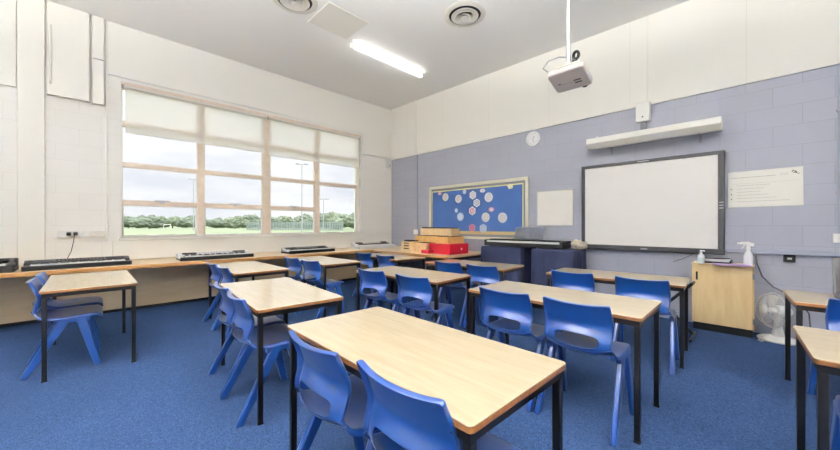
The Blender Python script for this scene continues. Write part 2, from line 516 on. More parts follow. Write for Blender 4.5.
# ------------------------------------------------------------------ worktops
b = thing('worktop', 'long oak worktop running under the window with a row of keyboards on it', 'worktop', (0, 0, 0))
q = MB(); q.box(XW + 0.001, -5.76, YS + 0.002, YB - 0.001, 0.665, 0.705); q.build('top', M['worktop'], b, bevel=0.003)
q = MB(); q.box(-5.76, -5.73, YS + 0.002, YB - 0.001, 0.66, 0.705); q.build('front_edge', M['worktop_edge'], b, bevel=0.004)
q = MB(); q.box(-6.52, -6.5, YS + 0.002, YB - 0.02, 0.02, 0.665); q.build('back_panel', M['ply'], b)
q = MB(); q.box(-6.56, -6.53, YS + 0.002, YB - 0.02, FL, 0.03); q.build('plinth', M['black'], b)
b = thing('side_worktop', 'oak-topped worktop against the blue board wall holding red and wooden boxes', 'worktop', (0, 0, 0))
q = MB(); q.box(-5.728, -3.63, 4.24, YB - 0.002, 0.672, 0.705); q.build('top', M['worktop'], b, bevel=0.003)
q = MB(); q.box(-5.728, -3.625, 4.215, 4.24, 0.67, 0.705); q.build('front_edge', M['worktop_edge'], b, bevel=0.004)
q = MB(); q.box(-5.70, -3.66, 4.27, 4.30, 0.62, 0.672); q.box(-3.69, -3.66, 4.30, 5.5, 0.62, 0.672); q.build('frame', M['black_steel'], b)
for x, y in ((-5.6, 4.285), (-3.675, 4.285), (-3.675, 5.4), (-4.65, 5.4)):
    q = MB(); q.box(x - 0.016, x + 0.016, y - 0.016, y + 0.016, FL, 0.672); q.build('leg', M['black_steel'], b)

# ------------------------------------------------------------------ classroom tables
TL, TW, TH = 1.22, 0.60, 0.705
def make_table(label):
    t = thing('classroom_table', label, 'table', (0, 0, 0), 0, 'beech classroom tables')
    q = MB()
    pts = []
    r = 0.018
    for cx, cy, a0 in ((TL - r, TW - r, 0), (r, TW - r, 90), (r, r, 180), (TL - r, r, 270)):
        for k in range(5):
            a = R(a0 + 22.5 * k); pts.append((cx + r * math.cos(a), cy + r * math.sin(a)))
    q.prism(pts, TH - 0.004, TH)
    top = q.build('tabletop', M['beech'], t, bevel=0.0015)
    q = MB(); q.prism(pts, TH - 0.023, TH - 0.004)
    q.build('edge_band', M['edge'], top, bevel=0.002)
    q = MB(); i = 0.012
    for (x0, x1, y0, y1) in ((i, TL - i, i, i + 0.026), (i, TL - i, TW - i - 0.026, TW - i), (i, i + 0.026, i + 0.026, TW - i - 0.026), (TL - i - 0.026, TL - i, i + 0.026, TW - i - 0.026)):
        q.box(x0, x1, y0, y1, TH - 0.056, TH - 0.0235)
    q.build('frame', M['black_steel'], t)
    for x in (i, TL - i - 0.030):
        for y in (i, TW - i - 0.030):
            q = MB(); q.box(x, x + 0.030, y, y + 0.030, FL + 0.012, TH - 0.0565)
            lg = q.build('leg', M['black_steel'], t, bevel=0.003)
            q = MB(); q.box(x - 0.002, x + 0.032, y - 0.002, y + 0.032, FL, FL + 0.014)
            q.build('foot_cap', M['black'], lg, bevel=0.003)
    return t

tables = {
 'T1': (-1.743, 0.729, -1.1, 'beech table closest to the camera, its corner pointing at the viewer'),
 'T0': (-5.215, -0.308, 0.4, 'beech table alone in front of wall sockets and long black keyboard'),
 'T2': (-3.40, 0.815, -4.0, 'window-lit table with two chairs whose whole leg frames show beside blue carpet'),
 'T3': (-5.20, 1.106, 0.0, 'white-looking table in front of the silver and black keyboard'),
 'T4': (-5.261, 2.183, 0.6, 'white-looking table in front of the second keyboard from the room corner'),
 'T5': (-5.063, 3.40, -5.0, 'far small-looking table in front of the slotted wooden box'),
 'T6': (-3.292, 2.184, 4.0, 'middle beech table with two chairs, in front of the red boxes'),
 'T7': (-3.319, 3.371, 5.0, 'beech table in front of the digital piano and first navy cloth'),
 'T8': (-1.676, 2.213, 0.3, 'beech table behind the closest one, its two chairs backing onto open carpet'),
 'T9': (-1.648, 3.597, 3.5, 'beech table directly below the big interactive whiteboard'),
 'T10': (0.185, 3.458, 3.0, 'beech table partly hiding the white desk fan'),
 'T11': (0.162, 2.044, 2.5, 'beech table cut off by the frame, in front of the fan table'),
}
first_t = None
tobj = {}
for k, (x, y, a, lab) in tables.items():
    if first_t is None:
        first_t = make_table(lab); first_t.location = (x, y, 0); first_t.rotation_euler.z = R(a); tobj[k] = first_t
    else:
        tobj[k] = dup(first_t, (x, y, 0), R(a), lab)

# ------------------------------------------------------------------ chairs
PROF = [  # y, z, half width, edge lift towards the sitter
    (0.238, 0.388, 0.185, 0.000),
    (0.236, 0.416, 0.195, 0.002),
    (0.205, 0.437, 0.206, 0.006),
    (0.130, 0.437, 0.216, 0.008),
    (0.050, 0.430, 0.222, 0.012),
    (-0.030, 0.423, 0.224, 0.016),
    (-0.100, 0.422, 0.224, 0.022),
    (-0.155, 0.430, 0.222, 0.034),
    (-0.192, 0.452, 0.208, 0.050),
    (-0.215, 0.480, 0.194, 0.060),
    (-0.219, 0.515, 0.196, 0.062),
    (-0.204, 0.556, 0.202, 0.056),
    (-0.168, 0.608, 0.206, 0.042),
    (-0.180, 0.640, 0.206, 0.038),
    (-0.193, 0.680, 0.204, 0.035),
    (-0.206, 0.715, 0.201, 0.033),
    (-0.216, 0.742, 0.199, 0.032),
    (-0.219, 0.750, 0.198, 0.032),
]
US = [-1, -0.86, -0.66, -0.44, -0.22, 0, 0.22, 0.44, 0.66, 0.86, 1]
SPLIT = 8
def shell_rows(i0, i1, flange_top, hole):
    bm = bmesh.new()
    rows = []
    n = len(PROF)
    def nrm(i):
        a = Vector(PROF[max(i - 1, 0)][:2]); c = Vector(PROF[min(i + 1, n - 1)][:2])
        t = (c - a).normalized()           # along the profile, front of seat -> top of back
        return Vector((0, -t.y, t.x)) * -1   # (y,z) outward: below the seat, behind the back
    rng = list(range(i0, i1 + 1))
    for i in rng:
        y, z, hw, lift = PROF[i]
        nn = nrm(i)
        out = Vector((0, nn.y, nn.z))
        # normal of profile in (y,z): rotate tangent
        a = Vector(PROF[max(i - 1, 0)][:2]); c = Vector(PROF[min(i + 1, n - 1)][:2]); t = (c - a).normalized()
        out = Vector((0, t.y, -t.x))       # behind / below
        out = -out if out.dot(Vector((0, -0.7, -0.7))) < 0 else out
        row = []
        fl = 0.026 if 1 <= i else 0.012
        for u in [-1.0] + US + [1.0]:
            row.append(None)
        for j, u in enumerate(US):
            p = Vector((u * hw, y, z)) - out * (lift * (abs(u) ** 2.2))
            row[j + 1] = bm.verts.new(p)
        for j, s in ((0, -1), (len(US) + 1, 1)):
            e = row[1].co if s < 0 else row[len(US)].co
            row[j] = bm.verts.new(e + out * fl + Vector((s * 0.004, 0, 0)))
        rows.append(row)
    if flange_top:
        row = []
        for v in rows[-1]:
            row.append(bm.verts.new(v.co + Vector((0, -0.024, -0.006))))
        for k, j in ((0, 1), (-1, -2)):
            row[k].co = row[j].co + Vector((0.001 if k else -0.001, 0.001, -0.006))
        rows.append(row)
    for ri in range(len(rows) - 1):
        for j in range(len(rows[0]) - 1):
            if hole and (rng[ri] if ri < len(rng) else 99) in (9, 10) and 3 <= j <= 8:
                continue
            bm.faces.new((rows[ri][j], rows[ri][j + 1], rows[ri + 1][j + 1], rows[ri + 1][j]))
    bmesh.ops.recalc_face_normals(bm, faces=bm.faces)
    return bm

def shell(name, i0, i1, ft, hole, parent):
    bm = shell_rows(i0, i1, ft, hole)
    me = bpy.data.meshes.new(name); bm.to_mesh(me); bm.free()
    me.materials.append(M['blue'])
    for p in me.polygons: p.use_smooth = True
    o = bpy.data.objects.new(name, me); COL.objects.link(o); o.parent = parent
    sd = o.modifiers.new('thick', 'SOLIDIFY'); sd.thickness = 0.006; sd.offset = 0
    ss = o.modifiers.new('sub', 'SUBSURF'); ss.levels = 1; ss.render_levels = 2
    # crease the outer rim
    return o

def leg_mesh(p_top, p_foot, w_top, w_foot, t_top, t_foot):
    q = MB()
    a, c = Vector(p_top), Vector(p_foot)
    rings = []
    for p, w, t in ((a, w_top, t_top), (c, w_foot, t_foot)):
        rings.append([q.bm.verts.new(p + Vector((sx * t / 2, sy * w / 2, 0))) for sx, sy in ((-1, -1), (1, -1), (1, 1), (-1, 1))])
    for k in range(4):
        q.bm.faces.new((rings[0][k], rings[0][(k + 1) % 4], rings[1][(k + 1) % 4], rings[1][k]))
    q.bm.faces.new(rings[0]); q.bm.faces.new(rings[1][::-1])
    return q

def make_chair(label):
    t = thing('school_chair', label, 'chair', (0, 0, 0), 0, 'blue moulded school chairs')
    shell('seat', 0, SPLIT, False, False, t)
    shell('backrest', SPLIT, len(PROF) - 1, True, True, t)
    for s in (-1, 1):
        leg_mesh((s * 0.208, 0.005, 0.425), (s * 0.228, -0.235, FL), 0.075, 0.046, 0.032, 0.034).build('leg', M['blue'], t, bevel=0.008)
        leg_mesh((s * 0.208, 0.095, 0.425), (s * 0.226, 0.205, FL), 0.075, 0.046, 0.032, 0.034).build('leg', M['blue'], t, bevel=0.008)
        q = MB(); q.box(s * 0.208 - 0.016, s * 0.208 + 0.016, -0.07, 0.16, 0.385, 0.428); q.build('seat_rail', M['blue'], t, bevel=0.008)
    return t

chairs = [  # x, y, rotation, label
 (-1.290, 0.845, 0, 'blue chair at the closest table, the one farther from its pointed corner'),
 (-0.79, 0.875, 0, 'blue chair nearest the camera, cut by the bottom frame, at the closest table'),
 (-4.42, -0.165, 0, 'blue chair seen side-on, the near one at the table below the wall sockets'),
 (-4.97, -0.155, 0, 'blue chair half hidden behind another at the table below the wall sockets'),
 (-2.99, 0.935, -3, 'blue chair tucked at the table beside open carpet, the one towards the window'),
 (-2.485, 0.90, -3, 'blue chair with splayed legs in full view, behind the closest table'),
 (-4.82, 1.27, 0, 'blue chair at the silver keyboard table, the one closer to the worktop'),
 (-4.32, 1.27, 0, 'blue chair at the silver keyboard table, the one farther from the worktop'),
 (-4.86, 2.30, 4, 'blue chair at the second white-looking table, the one closer to the worktop'),
 (-4.30, 2.31, 6, 'blue chair at the second white-looking table, turned slightly, pale seat showing'),
 (-4.78, 3.53, 4, 'small distant blue chair at the table before the slotted box, worktop side'),
 (-4.14, 3.50, 2, 'small distant blue chair at the table before the slotted box, room side'),
 (-2.92, 2.32, 5, 'blue chair at the middle beech table, the one with the window behind'),
 (-2.30, 2.34, 5, 'blue chair at the middle beech table, the one beside its front leg'),
 (-2.83, 3.48, 4, 'blue chair in front of the digital piano, the one nearer the red boxes'),
 (-2.31, 3.49, 4, 'blue chair in front of the gap between the two navy cloths'),
 (-1.305, 2.345, 0, 'blue chair behind the closest table, left of its neighbour with the long visible leg'),
 (-0.80, 2.355, 0, 'large blue chair before the open carpet, its right leg fully visible'),
 (-1.34, 3.69, 3, 'blue chair below the whiteboard, the one beside the navy cloths'),
 (-0.735, 3.70, 3, 'blue chair below the whiteboard, the one beside the wooden cabinet'),
 (0.525, 3.63, 3, 'blue chair at the fan table, cut by the picture edge'),
 (0.48, 2.30, 2, 'blue chair under the cut-off table, only seat edge and legs in view'),
]
first_c = None
for x, y, a, lab in chairs:
    if first_c is None:
        first_c = make_chair(lab); first_c.location = (x, y, 0); first_c.rotation_euler.z = R(a)
    else:
        dup(first_c, (x, y, 0), R(a), lab)

# ------------------------------------------------------------------ keyboards on the worktop
def keyboard(label, x, y, rz, L, D, body, panel, keys=True, lower=None, group='electronic keyboards on the worktop', z=0.705, top=None):
    """long side along local y, keys facing +x"""
    t = thing('electronic_keyboard', label, 'keyboard', (x, y, z), rz, group)
    h, hb = 0.055, 0.085
    def slab(q, y0, y1, pts):
        lo = [q.bm.verts.new((px, y0, pz)) for px, pz in pts]; hi = [q.bm.verts.new((px, y1, pz)) for px, pz in pts]
        n = len(pts)
        q.bm.faces.new(lo[::-1]); q.bm.faces.new(hi)
        for i in range(n): q.bm.faces.new((lo[i], lo[(i + 1) % n], hi[(i + 1) % n], hi[i]))
    q = MB()
    slab(q, -L / 2, L / 2, [(D / 2, 0.008), (D / 2, 0.040), (-0.02, 0.045), (-0.035, 0.068), (-D / 2 + 0.02, 0.098), (-D / 2, 0.09), (-D / 2, 0.02), (-D / 2 + 0.04, 0.006)])
    q.build('body', body, t, bevel=0.006)
    q = MB(); slab(q, -L / 2 - 0.002, L / 2 + 0.002, [(D / 2 + 0.003, 0.0), (D / 2 + 0.003, 0.050), (D / 2 - 0.03, 0.056), (D / 2 - 0.033, 0.036), (-D / 2, 0.03), (-D / 2, 0.0)]); q.build('lower_case', lower or body, t, bevel=0.004)
    q = MB()
    slab(q, -L / 2 + 0.03, L / 2 - 0.03, [(-0.037, 0.0695), (-0.037, 0.0735), (-D / 2 + 0.035, 0.1005), (-D / 2 + 0.035, 0.0965)])
    pn = q.build('control_panel', panel, t)
    q = MB()
    for i in range(14):
        yy = -L / 2 + 0.25 + i * (L - 0.5) / 13
        q.box(-0.085, -0.07, yy - 0.008, yy + 0.008, 0.085, 0.095)
    q.build('buttons', M['grey_metal'], pn)
    for s in (-1, 1):
        q = MB()
        for k in range(6):
            xx = -0.055 - k * 0.012
            zz = 0.0735 + (k * 0.012 + 0.018) * 0.25 + 0.004
            q.box(xx - 0.003, xx + 0.003, s * (L / 2 - 0.15) - 0.09, s * (L / 2 - 0.15) + 0.09, zz - 0.003, zz + 0.003)
        q.build('speaker_grille', M['dark_grey'], pn)
    if keys:
        q = MB(); nk = 36; y0 = -L / 2 + 0.06; w = (L - 0.12) / nk
        for i in range(nk):
            q.box(-0.015, D / 2 - 0.035, y0 + i * w + 0.0003, y0 + (i + 1) * w - 0.0003, 0.038, 0.066)
        q.build('white_keys', M['key_white'], t)
        q = MB()
        for i in range(nk - 1):
            if i % 7 in (0, 1, 3, 4, 5):
                q.box(-0.014, 0.075, y0 + (i + 1) * w - 0.008, y0 + (i + 1) * w + 0.008, 0.0665, 0.080)
        q.build('black_keys', M['black_gloss'], t)
    return t
keyboard('black keyboard cut by the picture edge at the end of the worktop', -6.03, -1.10, 0, 0.95, 0.36, M['black'], M['black_gloss']).scale = (1, 1, 1.4)
keyboard('long all-black keyboard with white keys below the wall sockets', -6.06, -0.10, 0.03, 0.95, 0.36, M['black'], M['black'])
keyboard('silver-topped keyboard with black base under the middle of the window', -6.07, 1.42, 0.0, 1.0, 0.36, M['silver'], M['silver'], lower=M['black'])
keyboard('dark silver keyboard, second from the room corner on the worktop', -6.17, 3.03, 0.06, 0.95, 0.36, M['silver'], M['dark_grey'], lower=M['black'])
kb = keyboard('pale grey keyboard on the worktop nearest the room corner', -6.22, 4.64, 0.0, 1.0, 0.36, M['pale_grey'], M['white_dirty'])
kb.scale = (1, 1, 1.35)

# ------------------------------------------------------------------ wall sockets and cables on the window wall
t = thing('double_socket', 'white double wall socket with two black plugs above the black keyboard', 'socket', (XW, -0.14, 1.10))
q = MB(); q.box(0, 0.045, -0.19, 0.10, -0.035, 0.055); q.build('back_box', M['white'], t, bevel=0.005)
for y in (-0.085, -0.02):
    q = MB(); q.box(0.045, 0.085, y - 0.022, y + 0.022, -0.01, 0.035); q.build('plug', M['black'], t, bevel=0.008)
q = MB(); q.box(0.045, 0.05, 0.03, 0.06, 0.0, 0.02); q.build('switch', M['white_dirty'], t)
q = MB(); q.tube([(0, 0, 0), (0.02, -0.01, -0.1), (0.015, -0.03, -0.22), (0.03, -0.07, -0.33), (0.10, -0.09, -0.388)], 0.004)
one('power_cable', q, M['black'], 'thin black power cable hanging from the wall plugs to the black keyboard', 'cable', loc=(XW + 0.09, -0.17, 1.10))
b = MB(); b.box(0, 0.035, -0.075, 0.075, -0.03, 0.05)
one('blank_socket_box', b, M['white_dirty'], 'small blank white socket box beside the double socket with plugs', 'socket', loc=(XW, 0.06, 1.10), bevel=0.005)
b = MB(); b.tube([(0.02, 0, 0), (0.02, 0, -0.02), (0.02, 0, -0.75), (0.0, 0, -0.78)], 0.012)
one('wall_conduit', b, M['cream_trim'], 'short cream conduit on the tall boxed panel near the ceiling', 'conduit', loc=(XW + 0.06, -0.395, 3.9))
t = thing('corner_sensor', 'small white sensor box on the window wall beside the room corner', 'sensor', (XW + 0.018, 5.42, 2.69))
q = MB(); q.box(0, 0.07, -0.075, 0.065, 0, 0.235); q.build('housing', M['white'], t, bevel=0.008)
q = MB(); q.cyl((0.07, 0, 0.06), (0.076, 0, 0.06), 0.012); q.build('lens', M['dark_grey'], t)

# ------------------------------------------------------------------ ceiling fittings
def tube_light(label, x, y0, y1):
    z = cz(x) - 0.001
    t = thing('ceiling_light', label, 'light', (x, (y0 + y1) / 2, z), 0, None)
    w = (y1 - y0) / 2
    q = MB(); q.box(-0.028, 0.028, -w, w, -0.03, 0); q.build('housing', M['white_metal'], t, bevel=0.004)
    q = MB()
    pr = [(0.036 * math.cos(a), -0.050 - 0.036 * math.sin(a)) for a in [-0.35 + (math.pi + 0.7) * k / 10 for k in range(11)]]
    lo = [q.bm.verts.new((px, -w + 0.02, pz)) for px, pz in pr]; hi = [q.bm.verts.new((px, w - 0.02, pz)) for px, pz in pr]
    for i in range(10): q.bm.faces.new((lo[i], lo[i + 1], hi[i + 1], hi[i]))
    q.bm.faces.new(lo); q.bm.faces.new(hi[::-1])
    q.build('diffuser', M['tube'], t, smooth='auto')
    for s in (-1, 1):
        q = MB(); q.prism([(p[0] * 1.1, p[1] * 1.1 + 0.003) for p in pr], -0.01, 0.012, Matrix.Translation((0, s * (w - 0.01), 0)) @ Matrix.Rotation(R(90), 4, 'X'))
        q.build('end_cap', M['white_metal'], t)
    return t
tube_light('lit ceiling strip light beside the square ceiling hatch', -4.60, 3.0, 4.58)

def fill_light(label, x, y0, y1, z):  # invented fixtures out of view, added to brighten ceiling and walls
    t = thing('added_fill_light', label, 'light', (x, (y0 + y1) / 2, z), 0, 'added fill lamps outside the view')
    w = (y1 - y0) / 2
    q = MB()
    for (xa, xb, za, zb) in ((-0.10, 0.10, -0.05, -0.04), (-0.11, -0.10, -0.05, 0.02), (0.10, 0.11, -0.05, 0.02)): q.box(xa, xb, -w, w, za, zb)
    q.box(-0.11, 0.11, -w - 0.01, -w, -0.05, 0.02); q.box(-0.11, 0.11, w, w + 0.01, -0.05, 0.02)
    q.build('trough', M['white_metal'], t)
    q = MB(); q.box(-0.095, 0.095, -w + 0.01, w - 0.01, -0.035, -0.01); q.build('diffuser', M['fill_uplight'], t)
    for s in (-1, 1):
        q = MB(); q.cyl((0, s * w * 0.8, -0.04), (0, s * w * 0.8, cz(x) - z), 0.005, n=6); q.build('suspension_rod', M['white_metal'], t)
    return t
fill_light('added pendant fill lamp above the closest table, out of the picture', -1.5, 0.3, 1.9, 3.35)
fill_light('added pendant fill lamp behind the camera nearer the window', -1.5, -2.4, -0.8, 3.0)
fill_light('added pendant fill lamp above the worktop end, out of the picture', -3.3, -2.6, -1.0, 3.0)
fill_light('added pendant fill lamp above the fan table, out of the picture', 2.0, 0.6, 2.2, 3.1)
fill_light('added pendant fill lamp behind the camera nearer the side wall', 1.5, -1.6, 0.0, 3.0)

def vent(label, x, y):
    t = thing('ceiling_vent', label, 'vent', (x, y, cz(x)), 0, 'round ceiling vents')
    q = MB(); q.lathe((0, 0, 0), (0, 0, -1), [(0.29, 0.0), (0.29, 0.006), (0.235, 0.020), (0.222, 0.016), (0.222, 0.0)], 48); q.build('flange', M['white_dirty'], t, smooth='auto')
    q = MB(); q.cyl((0, 0, -0.001), (0, 0, -0.003), 0.221, n=48); q.build('throat', M['dark'], t)
    for r, d in ((0.190, 0.026), (0.140, 0.034), (0.090, 0.042)):
        q = MB(); q.lathe((0, 0, 0), (0, 0, -1), [(r - 0.040, 0.004), (r - 0.01, d - 0.010), (r, d), (r - 0.004, d + 0.003), (r - 0.016, d - 0.006), (r - 0.046, 0.006)], 48); q.build('cone_ring', M['white_dirty'], t, smooth='auto')
    q = MB(); q.lathe((0, 0, 0), (0, 0, -1), [(0.012, 0.003), (0.02, 0.03), (0.046, 0.044), (0.040, 0.050), (0.0, 0.052)], 24); q.build('centre_cap', M['white_dirty'], t, smooth='auto')
    return t
vent('round ceiling vent cut by the top edge beside the square hatch', -4.27, 1.90)
vent('round ceiling vent with dark rings nearer the projector pole', -2.87, 3.72)
q = MB(); q.box(-0.31, 0.31, -0.325, 0.325, -0.006, 0)
one('ceiling_hatch', q, M['hatch'], 'square pale ceiling hatch beside the lit strip light', 'hatch', loc=(-4.285, 2.56, cz(-4.285) - 0.0005), bevel=0.002, rot=(0, math.atan(0.0115), 0))

# projector on its pole
t = thing('projector', 'white projector hung from a long ceiling pole, tilted towards the board', 'projector', (-1.09, 2.80, 0))
q = MB(); q.cyl((0, 0.0, 2.56), (0, 0.0, cz(-1.09)), 0.018, n=20); q.build('pole', M['chrome'], t, smooth='auto')
q = MB(); q.lathe((0, 0, cz(-1.09)), (0, 0, -1), [(0.07, 0.0), (0.07, 0.012), (0.02, 0.02)], 24); q.build('ceiling_plate', M['white_metal'], t)
tilt = Matrix.Translation((0.01, 0.02, 2.47)) @ Matrix.Rotation(R(-18), 4, 'X')
q = MB()
pts = []
for cx, cy, a0 in ((0.115, 0.085, 0), (-0.115, 0.085, 90), (-0.115, -0.095, 180), (0.115, -0.095, 270)):
    for k in range(5):
        a = R(a0 + 22.5 * k); pts.append((cx + 0.03 * math.cos(a), cy + 0.03 * math.sin(a)))
q.prism(pts, -0.05, 0.0, tilt)
q.box(-0.10, 0.10, -0.08, 0.07, 0.0, 0.035, tilt)
body = q.build('body', M['pinkwhite'], t, bevel=0.010)
q = MB(); q.cyl(tilt @ Vector((0.07, 0.11, -0.005)), tilt @ Vector((0.07, 0.145, -0.005)), 0.032, 0.03, n=24); q.build('lens', M['black_gloss'], body)
q = MB()
for k in range(2): q.box(0.03, 0.085, 0.03 - k * 0.03, 0.042 - k * 0.03, -0.0525, -0.0495, tilt)
q.box(-0.095, -0.075, 0.0, 0.01, -0.0525, -0.0495, tilt)
q.build('vent_slots', M['dark_grey'], body)
q = MB(); q.box(-0.07, 0.03, 0.018, 0.022, -0.0515, -0.0495, tilt); q.build('marking', M['ink_grey'], body)
q = MB(); q.cyl((0, 0, 2.50), (0, 0, 2.58), 0.03, 0.026, n=16); q.box(-0.09, 0.09, -0.09, 0.09, 0.04, 0.052, tilt); q.build('mount', M['white_metal'], t, bevel=0.003)
q = MB(); q.cyl((0.045, 0.02, 2.53), (0.045, 0.02, 2.60), 0.026, 0.02, n=12); q.ring((0.05, 0.03, 2.63), (0.5, 1, 0.2), 0.028, 0.012, 16, 8); q.build('cable_coil', M['black'], t)
q = MB(); q.tube([(0.0, 0.0, 2.62), (-0.06, -0.04, 2.63), (-0.13, -0.09, 2.60), (-0.16, -0.12, 2.54), (-0.12, -0.12, 2.50)], 0.006); q.build('cable', M['ink_grey'], t)

# ------------------------------------------------------------------ board wall fittings
# display board
t = thing('display_board', 'blue paper display board in a cream frame with round paper cut-outs', 'board', (-4.066, YB, 1.525))
hw, hh = 1.217, 0.575
q = MB()
for (a0, a1, c0, c1) in ((-hw, hw, hh - 0.06, hh), (-hw, hw, -hh, -hh + 0.05), (-hw, -hw + 0.055, -hh + 0.05, hh - 0.06), (hw - 0.055, hw, -hh + 0.05, hh - 0.06)):
    q.box(a0, a1, -0.035, 0, c0, c1)
q.build('frame', M['board_cream'], t, bevel=0.004)
q = MB(); q.box(-hw + 0.05, hw - 0.05, -0.012, -0.004, -hh + 0.045, hh - 0.055); q.build('backing', M['board_grey'], t)
q = MB(); q.box(-hw + 0.085, hw - 0.095, -0.018, -0.0125, -hh + 0.10, hh - 0.105); q.build('backing_paper', M['board_blue'], t)
q = MB(); w = 0.022
q.box(-hw + 0.085, hw - 0.095, -0.022, -0.0185, hh - 0.127, hh - 0.105)
q.box(-hw + 0.085, -hw + 0.085 + 0.014, -0.022, -0.0185, -hh + 0.10, hh - 0.127)
q.box(hw - 0.117, hw - 0.095, -0.022, -0.0185, -hh + 0.10, hh - 0.127)
q.build('border_strip', M['board_yellow'], t)
q = MB(); q.box(-hw + 0.085, hw - 0.117, -0.022, -0.0185, -hh + 0.10, -hh + 0.16); q.build('bottom_border', M['board_tan'], t)

def cut(label, x, z, r, nside, m, ink, name='paper_cutout', sq=1.0):
    o = thing(name, label, 'paper cut-out', (x, YB - 0.019, z), 0, 'paper cut-outs on the display board')
    q = MB()
    k = nside
    pts = [(r * sq * math.cos(2 * math.pi * i / k + 0.5), r * math.sin(2 * math.pi * i / k + 0.5)) for i in range(k)]
    Mx = Matrix.Rotation(R(90), 4, 'X')
    q.prism(pts, 0.001, 0.005, Mx)
    q.build('card', m, o)
    q = MB()
    rr = r * 0.55
    q.ring((0, -0.006, 0), (0, 1, 0), rr, 0.006, 20, 4)
    for i in range(6):
        a = i * math.pi / 3 + x
        q.cyl((0.15 * rr * math.cos(a), -0.006, 0.15 * rr * math.sin(a)), (0.9 * rr * math.cos(a), -0.006, 0.9 * rr * math.sin(a)), 0.004, n=5)
    q.build('drawing', ink, o)
    return o
P, I = M['paper'], M['ink_pink']
cut('round white paper disc at the top corner beside a small pink scrap', -4.799, 1.845, 0.088, 28, P, I)
cut('round white paper disc, second along the top row from the frame corner', -4.436, 1.79, 0.088, 28, P, I)
cut('round white paper disc to the right of the hexagon chain', -3.682, 1.779, 0.095, 28, P, I)
cut('round bluish paper disc on the lower row below a small pale scrap', -4.383, 1.409, 0.088, 28, M['paper_pale'], M['paper'])
cut('round white paper disc on the lower row nearest the hexagon chain', -3.752, 1.387, 0.095, 28, P, I)
cut('round white paper disc on the lower row nearest the small whiteboard', -3.373, 1.374, 0.098, 28, P, I)
cut('white paper hexagon at the top of the hexagon chain', -4.062, 1.845, 0.092, 6, P, I)
cut('white paper hexagon with dark centre in the middle of the chain', -3.965, 1.681, 0.088, 6, P, M['ink_grey'])
cut('white paper hexagon with red centre at the bottom of the chain', -4.075, 1.523, 0.092, 6, P, M['ink_red'])
cut('red and pink paper cube shape near the board bottom', -4.08, 1.178, 0.085, 6, M['paper_pink'], M['ink_red'])
cut('pale grey paper cube shape near the board bottom', -3.811, 1.169, 0.092, 6, M['paper_pale'], M['ink_grey'])
cut('small pink paper scrap at the top corner of the board', -4.967, 1.935, 0.04, 7, M['paper_pink'], P, sq=1.5)
cut('small white paper scrap left of the top hexagon', -4.275, 1.925, 0.05, 6, M['paper_pale'], I)
cut('small white paper scrap right of the top hexagon', -3.824, 1.918, 0.04, 7, P, I, sq=1.6)
cut('small pale blue paper scrap above the bluish disc', -4.494, 1.543, 0.055, 6, M['paper_pale'], P, sq=0.8)
cut('small pink paper scrap above the lower white disc', -3.621, 1.537, 0.05, 7, M['paper_pink'], P, sq=1.4)
cut('small pale yellow paper on the top border near the frame corner', -3.208, 1.952, 0.055, 5, M['board_yellow'], P, sq=1.2)

# small whiteboard
t = thing('small_whiteboard', 'small blank whiteboard between the display board and big screen', 'whiteboard', (-2.385, YB, 1.521))
q = MB(); q.box(-0.305, 0.305, -0.012, 0, -0.295, 0.295); q.build('panel', M['small_board'], t)
q = MB()
for (a0, a1, c0, c1) in ((-0.315, 0.315, 0.29, 0.305), (-0.315, 0.315, -0.305, -0.29), (-0.315, -0.30, -0.29, 0.29), (0.30, 0.315, -0.29, 0.29)):
    q.box(a0, a1, -0.018, 0, c0, c1)
q.build('frame', M['chrome'], t, bevel=0.004)

# interactive whiteboard
IX0, IX1, IZ0, IZ1 = -1.930, -0.268, 0.870, 2.150
FY = YB - 0.075
t = thing('interactive_whiteboard', 'large interactive whiteboard with thick dark grey frame on the lavender wall', 'whiteboard', (0, 0, 0))
q = MB(); q.box(IX0 + 0.04, IX1 - 0.04, FY + 0.012, YB - 0.005, IZ0 + 0.04, IZ1 - 0.03); q.build('screen_surface', M['board_white'], t)
q = MB()
fwL, fwR, fwT, fwB = 0.052, 0.062, 0.045, 0.068
for (a0, a1, c0, c1) in ((IX0, IX1, IZ1 - fwT, IZ1), (IX0, IX1, IZ0, IZ0 + fwB), (IX0, IX0 + fwL, IZ0 + fwB, IZ1 - fwT), (IX1 - fwR, IX1, IZ0 + fwB, IZ1 - fwT)):
    q.box(a0, a1, FY, YB - 0.002, c0, c1)
fr = q.build('frame', M['dark_grey'], t, bevel=0.006)
q = MB(); q.box(-1.14, -1.06, FY - 0.002, FY + 0.001, IZ0 + 0.025, IZ0 + 0.040); q.build('badge', M['ink_grey'], fr)
q = MB(); q.box(-1.18, -1.04, FY - 0.002, FY + 0.001, IZ1 - 0.028, IZ1 - 0.018); q.build('top_label', M['ink_grey'], fr)
q = MB()
for k in range(3): q.box(IX1 - 0.05, IX1 - 0.012, FY - 0.002, FY + 0.001, 1.44 + k * 0.035, 1.446 + k * 0.035)
q.box(IX1 - 0.10, IX1 - 0.09, FY + 0.009, FY + 0.012, IZ1 - 0.09, IZ1 - 0.07)
q.build('touch_marks', M['paper'], fr)
